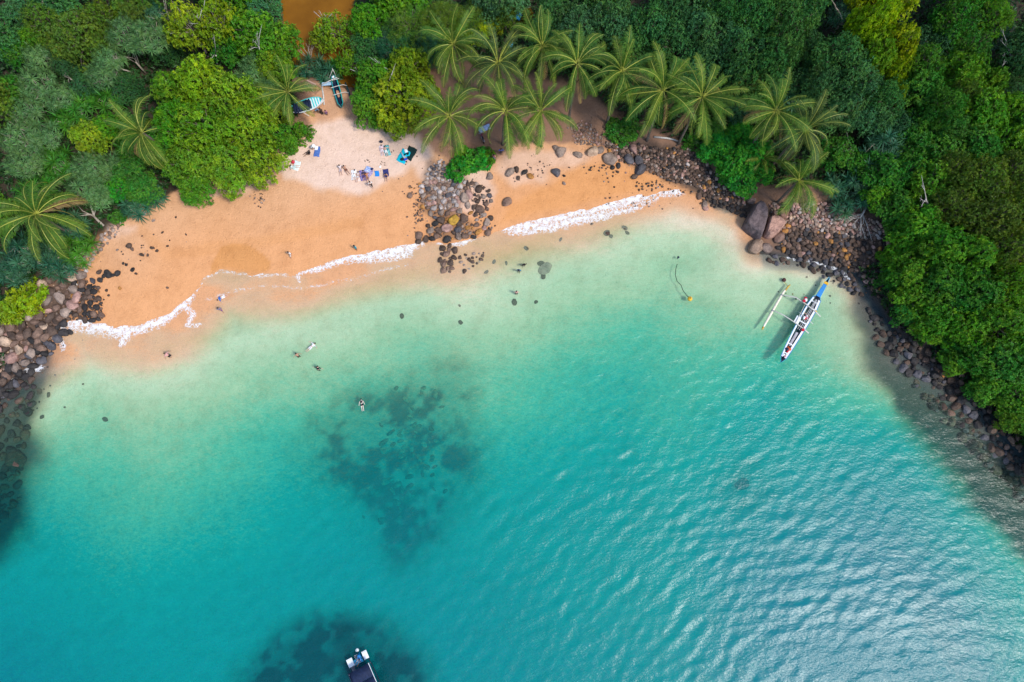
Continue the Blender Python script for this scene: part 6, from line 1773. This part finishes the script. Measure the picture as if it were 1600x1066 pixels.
# --- dark roofed boat at the bottom of the photo
gx0, gy0 = gp(561, 1034, .8)
ang = math.atan2(-.89, .457)            # runs down-right out of the picture
mb_ = empty('moored_boat', (gx0, gy0, 0), ang - PI / 2, 'dark roofed boat with two white stern platforms, cut by the bottom edge', 'boat')
loft([(-.3, 1.15, .75, .9, -.2), (1.5, 1.3, .8, 1.0, -.35), (5, 1.35, .85, .95, -.35), (8, 1.0, 1.0, .5, -.2), (10, .12, 1.3, .05, .3)], [M_NAVY, M_INT], mb_, 'hull')
roof = paint('dark_canvas', (.012, .022, .06), .7, .2, .2)
for i in range(4):
    m = MB(); ya = .5 + i * 1.6
    vs = []
    for y in (ya, ya + 1.55):
        for k in range(9):
            x = -1.3 + 2.6 * k / 8
            vs.append((x, y, 2.15 + .16 * math.cos(x * 1.15)))
    for y in (ya, ya + 1.55):
        for k in range(9):
            x = -1.3 + 2.6 * k / 8
            vs.append((x, y, 2.10 + .16 * math.cos(x * 1.15)))
    fs = [(k, k + 1, k + 10, k + 9) for k in range(8)] + [(18 + k, 27 + k, 28 + k, 19 + k) for k in range(8)] + [(0, 18, 19, 1)] * 0
    fs += [(k, 18 + k, 19 + k, k + 1) for k in range(8)] + [(9 + k, 10 + k, 28 + k, 27 + k) for k in range(8)] + [(0, 9, 27, 18), (8, 26, 35, 17)]
    m.add(vs, fs); m.obj('roof_panel', roof, mb_, True)
for s in (-1, 1):
    m = MB(); m.tube([(s * 1.31, .5, 2.2), (s * 1.31, 6.8, 2.2)], .035, 6); m.obj('roof_rail', M_WHITE if s < 0 else M_NAVY, mb_)
    for y in (.7, 3.6, 6.5):
        m = MB(); m.tube([(s * 1.2, y, .8), (s * 1.25, y, 2.18)], .035, 6); m.obj('roof_post', M_METAL, mb_)
for s, w in ((-1, .62), (1, .72)):
    m = MB(); m.box((s * .98, -.35, .78), (w, .95, .08)); m.box((s * .98, -.83, .74), (w, .03, .16)); m.box((s * .98, -.35, .84), (w * .8, .75, .03)); m.obj('stern_platform', M_WHITE, mb_)
m = MB(); m.box((.1, -.1, .62), (1.1, .6, .08)); m.obj('stern_deck', M_AZURE, mb_)
m = MB(); m.box((-.25, -.45, .72), (.34, .5, .32)); m.ball((-.25, -.5, .95), (.2, .28, .16), 8, 6); m.tube([(-.25, -.75, .6), (-.25, -.85, -.3)], .07, 6); m.obj('outboard_motor', M_BLUE, mb_)
for i in range(3):
    m = MB(); m.box((.12, -.5 - .16 * i, .66 - .05 * i), (.46, .06, .04)); m.obj('ladder_step', M_METAL, mb_)
person(562, 1030, sit_joints(-.05, .35, 'front'), D(150), 'person in a blue shirt sitting at the stern of the moored dark boat', TANNED, (.05, .25, .6), (.6, .62, .66), z=.62)
def buoy(px, py, r_, mats, label, name='buoy', group=None, tail=None):
    x, y = gp(px, py, .1)
    root = empty(name, (x, y, 0), 0, label, 'buoy', group)
    m = MB(); m.ball((0, 0, r_ * .35), (r_, r_, r_ * .9), 12, 9); m.obj('float_body', mats[0], root, True)
    m = MB(); m.tube([(0, 0, r_ * 1.1), (0, 0, r_ * 1.45)], r_ * .22, 8); m.obj('top_eye', mats[1], root)
    m = MB(); m.tube([(0, 0, -.1), (.0, -.05, -.5)], r_ * .3, 6); m.obj('stem', mats[1], root)
    return root
buoy(1078, 467, .33, [M_YEL, M_NAVY], 'yellow buoy at the end of a dark rope in pale green water', )
buoy(1060, 402, .17, [M_NAVY, M_NAVY], 'small black buoy above the dark rope')
buoy(558, 1016, .22, [M_WHITE, M_METAL], 'small white buoy beyond the stern of the moored dark boat')
pts = [gp(1058, 413, 0), gp(1056, 420, 0), gp(1055, 430, 0), gp(1058, 440, 0), gp(1064, 446, 0), gp(1067, 454, 0), gp(1072, 461, 0), gp(1077, 466, 0)]
m = MB(); m.tube([(p[0] - pts[0][0], p[1] - pts[0][1], .06) for p in pts], .045, 5)
tag(m.obj('rope', M_ROPE, None, True, (pts[0][0], pts[0][1], .0)), 'thin dark rope snaking on the water up from the yellow buoy', 'rope')

# --- motorbike and tarpaulin behind the beach
x, y = gp(753, 211, 2.2); g = hz(x, y)
mbk = empty('motorbike', (x, y, g), D(18), 'dark red and silver motorbike parked below the blue tarpaulin under the palms', 'motorbike')
M_BLK = paint('tyre_black', (.02, .02, .02), .8); M_CHR = paint('silver', (.5, .5, .53), .3, .6); M_DRED = paint('bike_red', (.16, .02, .04), .35, .5)
for yy in (-.62, .64):
    m = MB(); n = 16
    for q in range(n):
        a, b_ = 2 * PI * q / n, 2 * PI * (q + 1) / n
        m.tube([(0, yy + math.cos(a) * .29, .3 + math.sin(a) * .29), (0, yy + math.cos(b_) * .29, .3 + math.sin(b_) * .29)], .05, 5, cap=False)
    w_ = m.obj('wheel', M_BLK, mbk, True)
    m = MB(); m.tube([(-.08, yy, .3), (.08, yy, .3)], .06, 8)
    for q in range(5):
        m.tube([(0, yy, .3), (0, yy + math.cos(q * 1.256) * .26, .3 + math.sin(q * 1.256) * .26)], .015, 4)
    m.obj('hub', M_CHR, w_)
m = MB(); m.tube([(0, -.62, .3), (0, -.2, .5), (0, .3, .62), (0, .46, .85)], [.04, .1, .11, .06], 7); m.ball((0, -.02, .42), (.15, .24, .16), 8, 6); m.obj('frame', M_CHR, mbk, True)
m = MB(); m.ball((0, .18, .78), (.15, .28, .14), 10, 7); m.obj('fuel_tank', M_DRED, mbk, True)
m = MB(); m.ball((0, -.32, .78), (.14, .42, .07), 10, 6); m.obj('saddle', M_BLK, mbk, True)
m = MB(); m.tube([(0, .64, .3), (0, .46, .95)], .035, 6); m.obj('fork', M_CHR, mbk)
m = MB(); m.tube([(-.38, .34, 1.02), (-.1, .44, .98), (.1, .44, .98), (.38, .34, 1.02)], .022, 6); m.obj('handlebar', M_CHR, mbk)
m = MB(); m.ball((0, .58, .88), (.09, .08, .09), 8, 6); m.obj('headlight', M_WHITE, mbk, True)
m = MB(); m.tube([(.14, -.1, .3), (.16, -.75, .36)], [.03, .05], 7); m.obj('exhaust', M_CHR, mbk)
towel(757, 202, .85, 1.7, D(-70), cloth_mat('tarp_blue', (.16, .26, .50), (.42, .50, .70)), 'pale blue tarpaulin spread under the palm fronds above the motorbike', 'tarpaulin', 'tarpaulin', 21, h=.25)
towel(799, 72, .55, 1.5, D(-15), cloth_mat('tarp_cyan', (.02, .34, .62), (.05, .5, .75)), 'bright blue tarpaulin strip glimpsed between two rear palms', 'tarpaulin', 'tarpaulin', 22, h=.8)
towel(810, 31, .9, 1.1, D(-30), cloth_mat('tarp_mid', (.02, .18, .34), (.05, .3, .45)), 'crumpled blue tarpaulin beside the croton bushes', 'tarpaulin', 'tarpaulin', 23, h=.8)
# driftwood
def drift(p, label, r_=.1):
    P = [at(x, y, .15) for x, y in p]
    o = P[0]
    m = MB(); m.tube([(q.x - o.x, q.y - o.y, q.z - o.z + .15) for q in P], [r_, r_, r_ * .8, r_ * .5][:len(P)], 7)
    tag(m.obj('driftwood', M_BLEACH, None, True, tuple(o)), label, 'driftwood')
drift([(1022, 214), (1042, 216), (1052, 218), (1063, 222)], 'long pale driftwood log lying under the hanging palm fronds', .14)
drift([(110, 431), (115, 437), (121, 446)], 'short white driftwood branch on the left rocks above the black boulders', .12)
drift([(74, 455), (79, 462)], 'small bleached stick on the left rocks beside the lime bush', .1)
drift([(1489, 565), (1501, 573)], 'white straight stick on the dark rocks under the right shore trees', .1)
